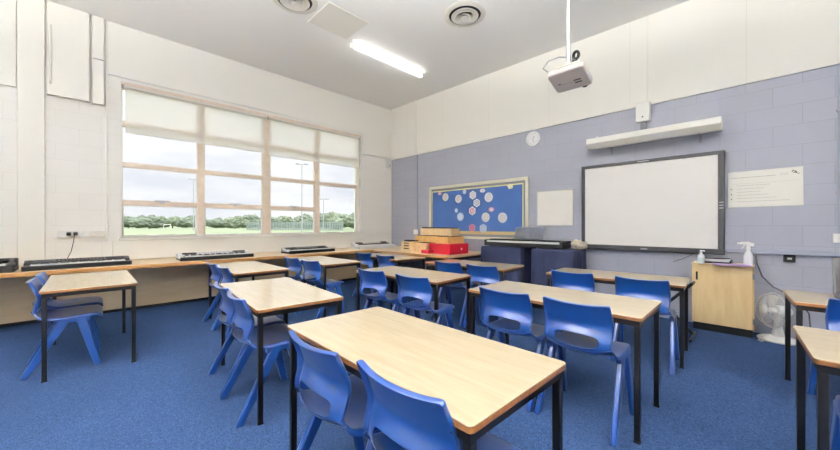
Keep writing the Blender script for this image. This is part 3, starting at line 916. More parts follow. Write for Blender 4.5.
# faint coloured smears left on the surface
# board light above
t = thing('board_light', 'long white trough light on brackets above the interactive whiteboard', 'light', (0, 0, 0))
prof = [(YB - 0.30, 2.515), (YB - 0.31, 2.435), (YB - 0.245, 2.365), (YB - 0.09, 2.385), (YB - 0.09, 2.515)]
q = MB()
lo = [q.bm.verts.new((-1.782, py, pz)) for py, pz in prof]; hi = [q.bm.verts.new((-0.285, py, pz)) for py, pz in prof]
q.bm.faces.new(lo[::-1]); q.bm.faces.new(hi)
for i in range(5): q.bm.faces.new((lo[i], lo[(i + 1) % 5], hi[(i + 1) % 5], hi[i]))
q.build('housing', M['white_metal'], t, bevel=0.004)
q = MB(); q.box(-1.784, -0.283, YB - 0.313, YB - 0.306, 2.43, 2.44); q.build('trim_strip', M['white_dirty'], t)
for x in (-1.52, -0.50):
    q = MB(); q.box(x - 0.015, x + 0.015, YB - 0.16, YB, 2.372, 2.384); q.box(x - 0.015, x + 0.015, YB - 0.012, YB, 2.29, 2.40); q.build('bracket', M['grey_metal'], t)
q = MB(); q.cyl((-1.66, YB - 0.2, 2.515), (-1.66, YB - 0.2, 2.545), 0.022, n=12); q.build('knob', M['white'], t)

# control box, conduits
t = thing('control_box', 'white junction box on the paint line above the board light', 'box', (-1.112, YB - 0.022, 2.685))
q = MB(); q.box(-0.085, 0.085, -0.07, 0.02, 0, 0.265); q.build('housing', M['white'], t, bevel=0.012)
q = MB(); q.cyl((0, -0.07, 0.06), (0, -0.074, 0.06), 0.01); q.build('indicator', M['dark_grey'], t)
q = MB(); q.box(-1.15, -1.075, YB - 0.03, YB, 2.40, 2.685)
one('cable_trunk', q, M['trunk_grey'], 'short grey cable trunk between junction box and board light', 'trunking', bevel=0.003)
q = MB(); q.tube([(0, 0, 0), (0, 0, 0.6), (0, 0, cz(-1.08) - 2.96)], 0.009)
one('ceiling_conduit', q, M['cream_trim'], 'thin vertical cream conduit from junction box up to the ceiling', 'conduit', loc=(-1.065, YB - 0.031, 2.95))
t = thing('wall_clock', 'round white wall clock just under the cream paint line', 'clock', (-2.76, YB, 2.755))
q = MB(); q.lathe((0, 0, 0), (0, -1, 0), [(0.128, 0), (0.132, 0.02), (0.13, 0.034), (0.115, 0.036), (0.112, 0.028)], 40); q.build('rim', M['white'], t, smooth='auto')
q = MB(); q.cyl((0, -0.02, 0), (0, -0.029, 0), 0.112, n=40); fc = q.build('dial', M['paper'], t)
q = MB()
for i in range(12):
    a = i * math.pi / 6
    q.cyl((0.085 * math.cos(a), -0.030, 0.085 * math.sin(a)), (0.10 * math.cos(a), -0.030, 0.10 * math.sin(a)), 0.0025, n=5)
q.build('hour_marks', M['ink_grey'], fc)
q = MB(); q.cyl((0, -0.032, 0), (0.03, -0.032, 0.045), 0.003, n=5); q.build('hour_hand', M['ink_dark'], t)
q = MB(); q.cyl((0, -0.033, 0), (0.012, -0.033, -0.08), 0.0025, n=5); q.build('minute_hand', M['ink_dark'], t)

# poster
t = thing('wall_poster', 'cream landscape poster of small text lines beside the interactive whiteboard', 'poster', (0.062, YB, 1.664))
Mx = Matrix.Rotation(R(-0.6), 4, 'Y')
q = MB(); q.box(-0.303, 0.303, -0.004, 0, -0.214, 0.214, Mx); sh = q.build('sheet', M['poster'], t)
q = MB()
random.seed(3)
def line(z, x0, x1, h):
    x = x0
    while x < x1:
        w = random.uniform(0.008, 0.03)
        q.box(x, min(x + w, x1), -0.0052, -0.0038, z, z + h, Mx); x += w + random.uniform(0.003, 0.006)
line(0.135, -0.28, 0.10, 0.008)
for k, e in enumerate((0.05, 0.0, -0.02, 0.04, 0.1, 0.2)):
    line(0.04 - k * 0.038, -0.225, e, 0.0055)
line(0.155, 0.13, 0.20, 0.003); line(0.145, 0.13, 0.20, 0.003); line(0.135, 0.13, 0.20, 0.003)
q.build('lettering_print', M['print'], sh)
q = MB(); q.box(-0.27, 0.27, -0.005, -0.0038, 0.066, 0.068, Mx); q.build('rule', M['print'], sh)
q = MB()
for k in range(3): q.box(-0.278, -0.268, -0.0052, -0.0038, 0.0 - k * 0.06, 0.012 - k * 0.06, Mx)
for dx, dz, ww, hh_ in ((0.0, 0.02, 0.012, 0.012), (0.015, 0.008, 0.01, 0.016), (0.005, 0.0, 0.02, 0.006), (0.024, -0.004, 0.01, 0.018), (0.034, -0.012, 0.02, 0.005), (-0.006, 0.012, 0.008, 0.01)):
    q.box(0.225 + dx, 0.225 + dx + ww, -0.0054, -0.0038, 0.15 + dz, 0.15 + dz + hh_, Mx)
q.build('logo', M['ink_dark'], sh)

# trunking, socket, switch, conduits on the board wall
q = MB(); q.box(IX1 + 0.012, 2.6, YB - 0.045, YB, 0.905, 0.955)
one('dado_trunking', q, M['trunk'], 'long lavender-painted trunking rail along the wall right of the board', 'trunking', bevel=0.004)
t = thing('data_socket', 'black data socket under the trunking rail above the fan', 'socket', (0.262, YB, 0.845))
q = MB(); q.box(-0.045, 0.045, -0.02, 0, -0.025, 0.055); q.build('plate', M['black'], t, bevel=0.003)
q = MB(); q.box(-0.018, 0.018, -0.024, -0.019, 0.004, 0.026); q.build('port', M['white'], t)
t = thing('wall_switch', 'white wall switch box at the picture edge below the conduit', 'switch', (0.62, YB, 1.05))
q = MB(); q.box(-0.055, 0.075, -0.045, 0, 0, 0.095); q.build('back_box', M['white'], t, bevel=0.005)
q = MB(); q.box(-0.02, 0.03, -0.05, -0.044, 0.03, 0.065); q.build('rocker', M['white_dirty'], t, bevel=0.002)
t = thing('wall_conduit', 'lavender vertical conduit at the picture edge above the switch', 'conduit', (0.612, YB - 0.016, 1.14))
q = MB(); q.tube([(0, 0, 0), (0, 0, 0.9), (0, 0, 1.775)], 0.011, 8); q.build('pipe', M['trunk'], t, smooth='auto')
for z in (0.42, 1.28):
    q = MB(); q.box(-0.022, 0.022, -0.014, 0.016, z, z + 0.025); q.build('clip', M['trunk'], t)
q = MB(); q.tube([(0, 0, 0), (0, 0, 1.0), (0, 0, 1.79)], 0.013, 8)
one('wall_conduit', q, M['trunk'], 'lavender vertical conduit beside the display board above the worktop boxes', 'conduit', loc=(-5.70, YB - 0.014, 1.125))
q = MB(); q.box(-0.055, 0.055, -0.045, 0, 0, 0.115)
one('switch_box', q, M['white'], 'small white socket box beside the display board above the worktop', 'socket', loc=(-5.74, YB, 1.01), bevel=0.006)
q = MB(); q.tube([(0, 0, 0), (0.0, 0.0, 0.6), (0, 0, cz(-6.2) - 2.95)], 0.008)
one('wall_conduit', q, M['cream_trim'], 'thin cream conduit on the upper wall beside the room corner', 'conduit', loc=(-5.72, YB - 0.030, 2.925))

# ------------------------------------------------------------------ boxes on the side worktop
def tray(label, x0, x1, y0, y1, z0, h, m, cat='box', slots=False, fill=None, name='wooden_box', lid=False, badge=False, proud=0.008):
    cx, cy = (x0 + x1) / 2, (y0 + y1) / 2
    t = thing(name, label, cat, (cx, cy, z0), 0, 'storage boxes on the side worktop')
    a, c = (x1 - x0) / 2, (y1 - y0) / 2
    w = 0.012
    q = MB()
    q.box(-a, a, -c, c, 0, w)
    if slots:
        n = 3
        q.box(-a, -a + 0.06, -c, -c + w, w, h); q.box(a - 0.05, a, -c, -c + w, w, h)
        zs = [w, 0.25 * h, 0.36 * h, 0.52 * h, 0.63 * h, 0.79 * h, 0.88 * h, h]
        for k in range(0, 8, 2): q.box(-a + 0.06, a - 0.05, -c, -c + w, zs[k], zs[k + 1])
    else:
        q.box(-a, a, -c, -c + w, w, h)
    q.box(-a, a, c - w, c, w, h); q.box(-a, -a + w, -c + w, c - w, w, h); q.box(a - w, a, -c + w, c - w, w, h)
    bd = q.build('body', m, t)
    if lid:
        q = MB(); q.box(-a - 0.004, a + 0.004, -c - 0.004, c + 0.004, h, h + 0.012); q.build('lid', m, t, bevel=0.003)
    elif fill:
        q = MB(); k = 0; yy = -c + w + 0.01
        random.seed(int(abs(x0) * 1000))
        while yy < c - w - 0.02:
            d = random.uniform(0.012, 0.03)
            q.box(-a + w + 0.01, a - w - 0.01, yy, yy + d - 0.003, w, h + random.uniform(-0.012, proud)); yy += d
        q.build('contents', fill, t)
    if badge:
        q = MB(); q.cyl((a, 0.06, h * 0.5), (a + 0.004, 0.06, h * 0.5), 0.022, n=12); q.build('label_holder', M['paper'], t)
    return t
Z = 0.706
tray('red box in front of the pile with a small white mark on its side', -4.21, -3.80, 4.50, 5.03, Z, 0.175, M['red'], name='red_box', lid=True, badge=True)
tray('red box half hidden behind the slotted box and the pile', -4.44, -4.225, 4.66, 5.12, Z, 0.167, M['red'], name='red_box', lid=True)
tray('flat pinkish red box lying before the big red box', -4.42, -4.235, 4.40, 4.62, Z, 0.05, M['red_b'], name='red_box', lid=True)
tray('pale box with three dark slots in its front, nearest the room corner', -5.05, -4.78, 4.46, 4.78, Z, 0.20, M['carton'], slots=True, fill=M['dark'], proud=0.03)
tray('pale wooden box between the slotted box and the red boxes', -4.77, -4.46, 4.56, 4.98, Z, 0.179, M['carton'], fill=M['dark'])
tray('orange-sided wooden box stacked on the front red box', -4.17, -3.885, 4.53, 5.0, Z + 0.188, 0.125, M['carton_b'], fill=M['dark'])
tray('wooden box in the middle of the stack, above the pale wooden box', -4.90, -4.23, 4.70, 5.0, Z + 0.192, 0.12, M['carton_b'], fill=M['dark'])
tray('long pale wooden box on top of the whole stack', -4.78, -3.97, 4.74, 4.98, Z + 0.327, 0.135, M['carton'], fill=M['dark'], proud=0.035)

# ------------------------------------------------------------------ piano and its cloth-covered tables
def cloth_table(label_t, label_c, x0, x1, y0, y1, ztop):
    t = thing('piano_table', label_t, 'table', ((x0 + x1) / 2, (y0 + y1) / 2, 0), 0, 'small tables under the piano')
    a, c = (x1 - x0) / 2 - 0.03, (y1 - y0) / 2 - 0.03
    q = MB(); q.box(-a, a, -c, c, ztop - 0.03, ztop - 0.006); q.build('tabletop', M['beech'], t)
    for sx in (-1, 1):
        for sy in (-1, 1):
            q = MB(); q.box(sx * (a - 0.03) - 0.015, sx * (a - 0.03) + 0.015, sy * (c - 0.03) - 0.015, sy * (c - 0.03) + 0.015, FL, ztop - 0.03); q.build('leg', M['black_steel'], t)
    bm = bmesh.new()
    per = []
    n = 26
    a, c = (x1 - x0) / 2, (y1 - y0) / 2
    L = [(-a, -c), (a, -c), (a, c), (-a, c)]
    for i in range(4):
        p, r_ = L[i], L[(i + 1) % 4]
        for k in range(n):
            f = k / n
            per.append((p[0] + (r_[0] - p[0]) * f, p[1] + (r_[1] - p[1]) * f, i, f))
    lev = [ztop, ztop - 0.02, ztop - 0.12, ztop - 0.3, ztop - 0.5, ztop - 0.7, 0.0]
    rows = []
    for li, z in enumerate(lev):
        row = []
        amp = 0.0 if li < 2 else 0.02 * min(1, li / 4)
        for j, (px, py, side, f) in enumerate(per):
            o_ = amp * (math.sin(j * 0.62 + x0 * 7 + li * 0.25) + 0.5 * math.sin(j * 1.43 + li * 0.4))
            nx, ny = ((0, -1), (1, 0), (0, 1), (-1, 0))[side]
            if side == 2: o_ = -abs(o_) * 0.2
            g = 0.006 if li else -0.004
            row.append(bm.verts.new((px + nx * (o_ + g), py + ny * (o_ + g), z)))
        rows.append(row)
    m = len(per)
    for r0, r1 in zip(rows, rows[1:]):
        for j in range(m): bm.faces.new((r0[j], r0[(j + 1) % m], r1[(j + 1) % m], r1[j]))
    bm.faces.new(rows[0])
    bmesh.ops.recalc_face_normals(bm, faces=bm.faces)
    me = bpy.data.meshes.new('tablecloth'); bm.to_mesh(me); bm.free(); me.materials.append(M['navy_cloth'])
    for p in me.polygons: p.use_smooth = True
    o = bpy.data.objects.new('tablecloth', me); COL.objects.link(o); o.location = ((x0 + x1) / 2, (y0 + y1) / 2, 0)
    sd = o.modifiers.new('thick', 'SOLIDIFY'); sd.thickness = 0.003
    tag(o, label_c, 'tablecloth', 'navy cloths under the piano')
PZ = 0.862
cloth_table('small table hidden under the navy cloth nearer the red boxes', 'navy cloth draped under the piano, the one nearer the red boxes', -3.40, -2.655, 4.88, 5.42, PZ)
cloth_table('small table hidden under the navy cloth beside the whiteboard', 'navy cloth draped under the piano end beside the interactive whiteboard', -2.47, -1.84, 4.90, 5.42, PZ)
t = thing('digital_piano', 'long black digital piano resting across the two navy cloths', 'piano', (-2.70, 5.10, PZ + 0.003))
q = MB(); q.box(-0.69, 0.69, -0.15, 0.17, 0.012, 0.075); q.box(-0.69, 0.69, 0.02, 0.17, 0.075, 0.125); q.box(-0.69, -0.64, -0.15, 0.02, 0.075, 0.115); q.box(0.64, 0.69, -0.15, 0.02, 0.075, 0.115)
bd = q.build('body', M['black'], t, bevel=0.006)
q = MB(); nk = 52; w = 1.276 / nk
for i in range(nk): q.box(-0.638 + i * w + 0.0004, -0.638 + (i + 1) * w - 0.0004, -0.145, 0.016, 0.077, 0.104)
q.build('white_keys', M['key_white'], t)
q = MB()
for i in range(nk - 1):
    if i % 7 in (0, 1, 3, 4, 5): q.box(-0.638 + (i + 1) * w - 0.005, -0.638 + (i + 1) * w + 0.005, -0.05, 0.015, 0.1045, 0.114)
q.build('black_keys', M['black_gloss'], t)
for x in (-0.55, 0.55):
    for y in (-0.11, 0.13):
        q = MB(); q.cyl((x, y, 0), (x, y, 0.013), 0.015, n=10); q.build('foot', M['dark'], t)
q = MB()
tl = Matrix.Translation((0.02, 0.10, 0.125)) @ Matrix.Rotation(R(-20), 4, 'X')
q.box(-0.26, 0.26, -0.003, 0.003, 0.0, 0.215, tl); st = q.build('music_stand', M['clear'], t)
q = MB()
for (a0, a1, c0, c1) in ((-0.265, 0.265, 0.21, 0.22), (-0.265, -0.253, 0.0, 0.21), (0.253, 0.265, 0.0, 0.21), (-0.28, 0.28, -0.005, 0.008)):
    q.box(a0, a1, -0.006, 0.006, c0, c1, tl)
q.box(-0.28, 0.28, -0.045, 0.006, -0.004, 0.004, tl)
q.build('stand_rim', M['grey_metal'], st)

# crumpled paper bag
def crumple(label, x, y, z, s):
    bm = bmesh.new()
    bmesh.ops.create_icosphere(bm, subdivisions=3, radius=1)
    for v in bm.verts:
        d = noise.noise(v.co * 2.1 + Vector((3.1, 0, 1))) * 0.55 + noise.noise(v.co * 5) * 0.25
        v.co *= 1 + d
        v.co.x *= s[0]; v.co.y *= s[1]; v.co.z *= s[2]
    mz = min(v.co.z for v in bm.verts)
    for v in bm.verts:
        v.co.z = max(v.co.z - mz - 0.015, 0)
    me = bpy.data.meshes.new('paper_bag'); bm.to_mesh(me); bm.free(); me.materials.append(M['crumple'])
    o = bpy.data.objects.new('paper_bag', me); COL.objects.link(o); o.location = (x, y, z)
    return tag(o, label, 'bag')
crumple('crumpled cream paper bag on the navy cloth at the piano end', -1.875, 5.22, PZ + 0.004, (0.10, 0.11, 0.07))

# folding X stand behind the table under the whiteboard
t = thing('keyboard_stand', 'black folding X-frame stand under the interactive whiteboard', 'stand', (-0.745, 4.76, FL))
for s in (-1, 1):
    q = MB(); d = Vector((s * 0.25, 0, 0.28))
    cc = Vector((0, s * 0.018, 0.33))
    q.cyl(cc - d, cc + d, 0.017, n=10); q.build('leg', M['black_steel'], t, smooth='auto')
    q = MB(); q.cyl((s * 0.25, -0.10, 0.61), (s * 0.25, 0.10, 0.61), 0.014, n=10); q.build('top_bar', M['black_steel'], t, smooth='auto')
    q = MB(); q.cyl((s * 0.25, -0.20, 0.015), (s * 0.25, 0.20, 0.015), 0.015, n=10); q.build('foot_bar', M['black_steel'], t, smooth='auto')
q = MB(); q.cyl((0, -0.05, 0.33), (0, 0.05, 0.33), 0.03, n=14); q.build('hinge', M['black'], t)
q = MB(); q.tube([(0, 0, 0), (-0.03, 0.0, -0.02), (-0.12, -0.01, -0.075), (-0.22, -0.02, -0.12)], 0.004)
one('board_cable', q, M['ink_dark'], 'thin dark cable sloping down below the interactive whiteboard beside the cabinet', 'cable', loc=(-0.555, YB - 0.03, 0.868))

# ------------------------------------------------------------------ cabinet and things on it
CX0, CX1, CY0, CY1, CZT = -0.55, -0.015, 5.20, 5.53, 0.775
t = thing('cabinet', 'low maple cabinet with black plinth under the corner of the whiteboard', 'cabinet', (0, 0, 0))
q = MB(); q.box(CX0, CX0 + 0.016, CY0 + 0.02, CY1, 0.065, CZT - 0.02); q.box(CX1 - 0.016, CX1, CY0 + 0.02, CY1, 0.065, CZT - 0.02); q.box(CX0 + 0.016, CX1 - 0.016, CY1 - 0.012, CY1, 0.065, CZT - 0.02); q.box(CX0 + 0.016, CX1 - 0.016, CY0 + 0.02, CY1 - 0.012, 0.065, 0.083)
q.build('body', M['cabinet_side'], t)
q = MB(); q.box(CX0 - 0.003, CX1 + 0.003, CY0 - 0.002, CY1, CZT - 0.02, CZT); q.build('top', M['cabinet'], t, bevel=0.003)
q = MB(); q.box(CX0 + 0.002, CX1 - 0.014, CY0, CY0 + 0.018, 0.067, CZT - 0.023); dr = q.build('door', M['cabinet'], t, bevel=0.002)
q = MB(); q.box(CX0 + 0.038, CX0 + 0.056, CY0 - 0.006, CY0 + 0.002, 0.575, 0.675); q.build('handle', M['black'], dr, bevel=0.004)
q = MB()
for z in (0.16, 0.66): q.box(CX1 - 0.012, CX1 + 0.004, CY0 + 0.0, CY0 + 0.02, z - 0.03, z + 0.03)
q.build('hinge', M['grey_metal'], dr)
q = MB(); q.box(CX0 + 0.01, CX1 - 0.01, CY0 + 0.03, CY1 - 0.01, FL, 0.065); q.build('plinth', M['black'], t)

t = thing('sanitiser_bottle', 'small clear pump bottle on the cabinet beside the whiteboard frame', 'bottle', (-0.463, 5.20, CZT))
q = MB(); q.lathe((0, 0, 0), (0, 0, 1), [(0.030, 0), (0.034, 0.01), (0.034, 0.085), (0.026, 0.105), (0.012, 0.112)], 20); q.build('body', M['bottle'], t, smooth='auto')
q = MB(); q.lathe((0, 0, 0.02), (0, 0, 1), [(0.0348, 0), (0.0348, 0.05)], 20); q.build('label_band', M['label_grey'], t, smooth='auto')
q = MB(); q.lathe((0, 0, 0.112), (0, 0, 1), [(0.014, 0), (0.014, 0.018), (0.005, 0.02), (0.005, 0.036)], 14); q.box(-0.012, 0.035, -0.009, 0.009, 0.145, 0.157); q.build('pump', M['white'], t, smooth='auto')

t = thing('spray_bottle', 'tall white trigger spray bottle at the cabinet end', 'bottle', (-0.062, 5.33, CZT), R(15))
q = MB(); q.lathe((0, 0, 0), (0, 0, 1), [(0.036, 0), (0.041, 0.012), (0.041, 0.10), (0.036, 0.13), (0.018, 0.165), (0.015, 0.18)], 22); q.build('body', M['bottle'], t, smooth='auto')
q = MB(); q.lathe((0, 0, 0.18), (0, 0, 1), [(0.02, 0), (0.02, 0.025), (0.013, 0.03), (0.013, 0.045)], 16); q.build('collar', M['white'], t, smooth='auto')
q = MB()
q.prism([(0.045, 0.215), (0.05, 0.25), (0.0, 0.268), (-0.055, 0.265), (-0.075, 0.258), (-0.075, 0.238), (-0.02, 0.232), (-0.015, 0.215)], -0.013, 0.013, Matrix.Rotation(R(90), 4, 'X'))
q.build('spray_head', M['white'], t, bevel=0.004)
q = MB(); q.prism([(-0.035, 0.236), (-0.025, 0.232), (-0.034, 0.205), (-0.052, 0.185), (-0.060, 0.19), (-0.045, 0.21)], -0.006, 0.006, Matrix.Rotation(R(90), 4, 'X')); q.build('trigger', M['white'], t, bevel=0.002)
q = MB(); q.cyl((-0.075, 0, 0.248), (-0.092, 0, 0.248), 0.010, n=12); q.build('nozzle', M['white'], t)

q = MB(); q.box(-0.2, 0.13, -0.1, 0.11, 0, 0.006); q.box(-0.05, 0.12, -0.09, 0.1, 0.006, 0.010)
one('paper_folder', q, M['purple'], 'lilac card folder lying on the cabinet top', 'folder', loc=(-0.165, 5.222, CZT + 0.001), rot=(0, 0, R(6)))
t = thing('document_tray', 'dark tray of papers and pens behind the pump bottle on the cabinet', 'tray', (-0.35, 5.385, CZT + 0.0005), R(-2))
q = MB(); q.box(-0.15, 0.15, -0.09, 0.09, 0, 0.004)
q.box(-0.15, 0.15, -0.09, -0.085, 0.004, 0.022); q.box(-0.15, 0.15, 0.085, 0.09, 0.004, 0.04); q.box(-0.15, -0.145, -0.085, 0.085, 0.004, 0.04); q.box(0.145, 0.15, -0.085, 0.085, 0.004, 0.04)
q.build('tray_body', M['dark_grey'], t)
q = MB()
for k in range(5): q.box(-0.13 + k * 0.004, 0.12 + k * 0.004, -0.08, 0.08, 0.006 + k * 0.009, 0.013 + k * 0.009)
q.build('paper_stack', M['paper'], t)
for k in range(3):
    q = MB(); q.cyl((-0.1 + 0.05 * k, -0.06, 0.056), (0.05 + 0.04 * k, -0.02 + 0.02 * k, 0.056), 0.005, n=8); q.build('pen', M['black'], t)

# desk fan on the floor
t = thing('desk_fan', 'white desk fan standing on the carpet between cabinet and table', 'fan', (0.168, 5.33, FL), R(0))
t.scale = (1.06, 1.06, 1.06)
q = MB(); q.lathe((0, 0, 0), (0, 0, 1), [(0.15, 0), (0.155, 0.012), (0.14, 0.025), (0.06, 0.04), (0.045, 0.05)], 36); q.build('base', M['white'], t, smooth='auto')
q = MB(); q.lathe((0, 0, 0.045), (0, 0, 1), [(0.05, 0), (0.036, 0.08), (0.030, 0.16), (0.034, 0.20)], 20); q.build('stem', M['white'], t, smooth='auto')
ax = Vector((-0.86, -0.51, 0.08)).normalized()
hc = Vector((0.0, 0.0, 0.305))
q = MB(); q.lathe(hc - ax * 0.06, ax, [(0.0, -0.05), (0.035, -0.045), (0.055, -0.02), (0.058, 0.06), (0.05, 0.075), (0.0, 0.08)], 24); q.build('motor', M['white'], t, smooth='auto')
u = ax.orthogonal().normalized(); u = (Vector((0, 0, 1)) - ax * ax.z).normalized(); w_ = ax.cross(u)
q = MB(); q.lathe(hc + ax * 0.05, ax, [(0.028, -0.03), (0.03, 0.0), (0.025, 0.02), (0, 0.026)], 18)
hubo = q.build('hub', M['white'], t, smooth='auto')
for k in range(3):
    q = MB()
    rows = []
    for i in range(7):
        rr = 0.03 + 0.125 * i / 6
        span = 0.35 + 0.55 * math.sin(math.pi * (0.25 + 0.6 * i / 6))
        row = []
        for j in range(5):
            a = k * 2 * math.pi / 3 + span * (j / 4 - 0.5)
            row.append(q.bm.verts.new(hc + ax * (0.055 + 0.03 * (j / 4 - 0.5)) + (u * math.cos(a) + w_ * math.sin(a)) * rr))
        rows.append(row)
    for r0, r1 in zip(rows, rows[1:]):
        for j in range(4): q.bm.faces.new((r0[j], r0[j + 1], r1[j + 1], r1[j]))
    bl = q.build('blade', M['white_dirty'], t, smooth=True)
    sd = bl.modifiers.new('thick', 'SOLIDIFY'); sd.thickness = 0.002
def cage(off0, off1, name):
    q = MB()
    nW = 40
    for i in range(nW):
        a = 2 * math.pi * i / nW
        d = u * math.cos(a) + w_ * math.sin(a)
        q.tube([hc + ax * (0.045) + d * 0.178, hc + ax * (0.045 + off1 * 0.6) + d * 0.165, hc + ax * (0.045 + off1) + d * 0.12, hc + ax * (0.045 + off1 * 1.08) + d * 0.045], 0.0014, 4)
    q.ring(hc + ax * 0.045, ax, 0.178, 0.005, 40, 6)
    q.ring(hc + ax * (0.045 + off1 * 0.92), ax, 0.135, 0.002, 40, 4)
    return q.build(name, M['white'], t)
cage(0, 0.07, 'front_cage'); cage(0, -0.07, 'rear_cage')
q = MB(); q.lathe(hc + ax * 0.118, ax, [(0.05, -0.004), (0.05, 0.004), (0.03, 0.010), (0, 0.012)], 24); q.build('centre_badge', M['white'], t, smooth='auto')
q = MB(); q.tube([(-0.12, 0.24, 0.90), (-0.11, 0.22, 0.80), (-0.07, 0.20, 0.66), (0.02, 0.19, 0.55), (0.11, 0.185, 0.50), (0.2, 0.18, 0.46), (0.28, 0.19, 0.30), (0.30, 0.2, 0.0)], 0.007, 8)
one('fan_cable', q, M['ink_dark'], 'dark cable curving down from the trunking rail behind the desk fan', 'cable', loc=(0.12, 5.29, FL+0.008), smooth=True)
q = MB(); q.tube([(0, 0, 0.01), (0.02, -0.05, 0.012), (0.05, -0.02, 0.02), (0.03, 0.03, 0.045), (0.0, 0.0, 0.05), (0.03, -0.04, 0.03), (0.07, -0.01, 0.012)], 0.008, 8)
one('coiled_lead', q, M['white_dirty'], 'small pale coiled lead on the floor at the cabinet corner', 'cable', loc=(0.02, 5.17, FL), smooth=True)

# laptop at the picture edge
t = thing('laptop', 'dark laptop at the picture edge on the fan table', 'laptop', (0.585, 3.86, 0.707), 0)
q = MB(); q.box(-0.18, 0.18, -0.20, 0.03, 0, 0.02); q.build('base', M['black'], t, bevel=0.003)
q = MB(); q.box(-0.165, 0.165, -0.15, -0.02, 0.02, 0.023); q.build('keyboard', M['dark_grey'], t)
tl = Matrix.Translation((0, 0.03, 0.02)) @ Matrix.Rotation(R(-16), 4, 'X')
q = MB(); q.box(-0.185, 0.185, 0, 0.010, 0, 0.275, tl); lid = q.build('lid', M['screen'], t, bevel=0.003)
q = MB(); q.box(-0.17, 0.17, -0.0015, 0.0, 0.015, 0.258, tl); q.build('display', M['black_gloss'], lid)
q = MB(); q.tube([(0, 0, 0), (-0.03, 0.10, 0.06), (-0.07, 0.24, 0.03), (-0.12, 0.30, -0.1), (-0.16, 0.33, -0.3)], 0.005, 8)
one('laptop_cable', q, M['ink_dark'], 'dark cable looping down behind the fan table from the laptop', 'cable', loc=(0.57, 3.925, 0.74), smooth=True)

# ------------------------------------------------------------------ outside the window
q = MB(); q.box(-420, XW - 0.35, -150, 400, -0.3, -0.05)
struct(q.build('ground', M['grass']))
def tree(label, x, y, h, w, m, seed):
    t = thing('field_tree', label, 'tree', (x, y, -0.05), 0, 'trees along the playing field')
    q = MB(); q.cyl((0, 0, 0), (0.1, 0, h * 0.5), 0.22, 0.12, n=8); q.build('trunk', M['tree_bark'], t)
    bm = bmesh.new()
    rnd = random.Random(seed)
    for k in range(9):
        r = rnd.uniform(0.22, 0.34) * w
        ang = rnd.uniform(0, 6.28); rr = rnd.uniform(0, 0.34) * w
        zc = rnd.uniform(0.32, 0.72) * h
        r = min(r, (h - zc) * 1.05)
        res = bmesh.ops.create_icosphere(bm, subdivisions=3, radius=1)
        for v in res['verts']:
            d = 1 + 0.30 * noise.noise(v.co * 2.3 + Vector((seed, k, 0))) + 0.22 * noise.noise(v.co * 6 + Vector((k, seed, 0)))
            v.co = Vector((math.cos(ang) * rr, math.sin(ang) * rr, zc)) + Vector((v.co.x * r * d, v.co.y * r * d, v.co.z * min(r, h * 0.33) * d))
            v.co.z = max(v.co.z, 0.15)
    me = bpy.data.meshes.new('crown'); bm.to_mesh(me); bm.free(); me.materials.append(m)
    o = bpy.data.objects.new('crown', me); COL.objects.link(o); o.parent = t
    return t
tl_ = [(-160, 1.5, 3.9, 10), (-152, 9.0, 4.4, 11), (-146, 14.0, 4.6, 10), (-143, 20.0, 4.2, 11), (-139, 26, 4.7, 10), (-133, 31.0, 4.0, 9),
       (-128, 35.5, 4.3, 9), (-122, 38.5, 4.7, 9), (-115, 41.5, 4.4, 9), (-108, 45, 4.6, 9), (-100, 48, 4.7, 9), (-92, 50.5, 4.8, 8.5), (-84, 50, 4.9, 8), (-82, 54, 5.0, 8), (-72, 51.5, 5.0, 8), (-165, -6, 4.2, 11)]
names_t = 'rounded hazy green tree beyond the field, seen through the'
wh = ['first window column, beside frame', 'first window column, one in from the frame', 'first window column, behind the little goal', 'first window column, between goal and lamp mast',
      'first mullion edge beside the lamp mast', 'second window column, just past the first mullion', 'second window column, left of its middle', 'second window column, in its middle', 'second window column, right of its middle', 'second window column, before the thick mullion',
      'third window column, above the fence start', 'third window column, behind the tall mast', 'third window column, beside the third mullion', 'last window column, behind the short mast', 'last window column, beside the corner', 'reveal edge, mostly hidden']
for i, (x, y, h, w) in enumerate(tl_):
    if i % 2: x, y, h, w = x * 1.16, y * 1.16, h * 1.12, w * 1.12
    else: w *= 0.95
    tree('green tree beyond the field through ' + wh[i], x, y, h, w, M['leaf'] if i % 3 else M['leaf_b'], i + 2)

def mast(label, x, y, h):
    t = thing('floodlight_mast', label, 'lamp post', (x, y, -0.05), 0, 'floodlight masts on the field')
    q = MB(); q.cyl((0, 0, 0), (0, 0, h), 0.12, 0.08, n=8); q.build('pole', M['pole'], t)
    q = MB(); q.cyl((-0.4, -0.5, h - 0.05), (0.4, 0.5, h - 0.05), 0.07, n=6); q.build('crossbar', M['pole'], t)
    for s in (-1, 1):
        q = MB(); q.box(s * 0.4 - 0.25, s * 0.4 + 0.25, s * 0.6 - 0.3, s * 0.6 + 0.3, h - 0.1, h + 0.08); q.build('lamp_head', M['pole'], t)
mast('tall floodlight mast seen through the third window column', -57.7, 27.0, 12.3)
mast('floodlight mast seen through the last window column', -62.0, 33.6, 6.6)
mast('floodlight mast seen beside the first mullion', -94.0, 17.2, 12.2)
t = thing('sports_fence', 'grey green mesh fence across the field seen through the window', 'fence', (0, 0, 0))
pA, pB = Vector((-86, 26.5, 0)), Vector((-66, 40.5, 0))
q = MB()
for k in range(60):
    p = pA.lerp(pB, k / 59); q.box(p.x - 0.09, p.x + 0.09, p.y - 0.09, p.y + 0.09, 0.05, 1.9)
for z in (0.1, 0.7, 1.3, 1.85): q.cyl((pA.x, pA.y, z), (pB.x, pB.y, z), 0.06, n=5)
q.build('mesh_panel', M['fence'], t)
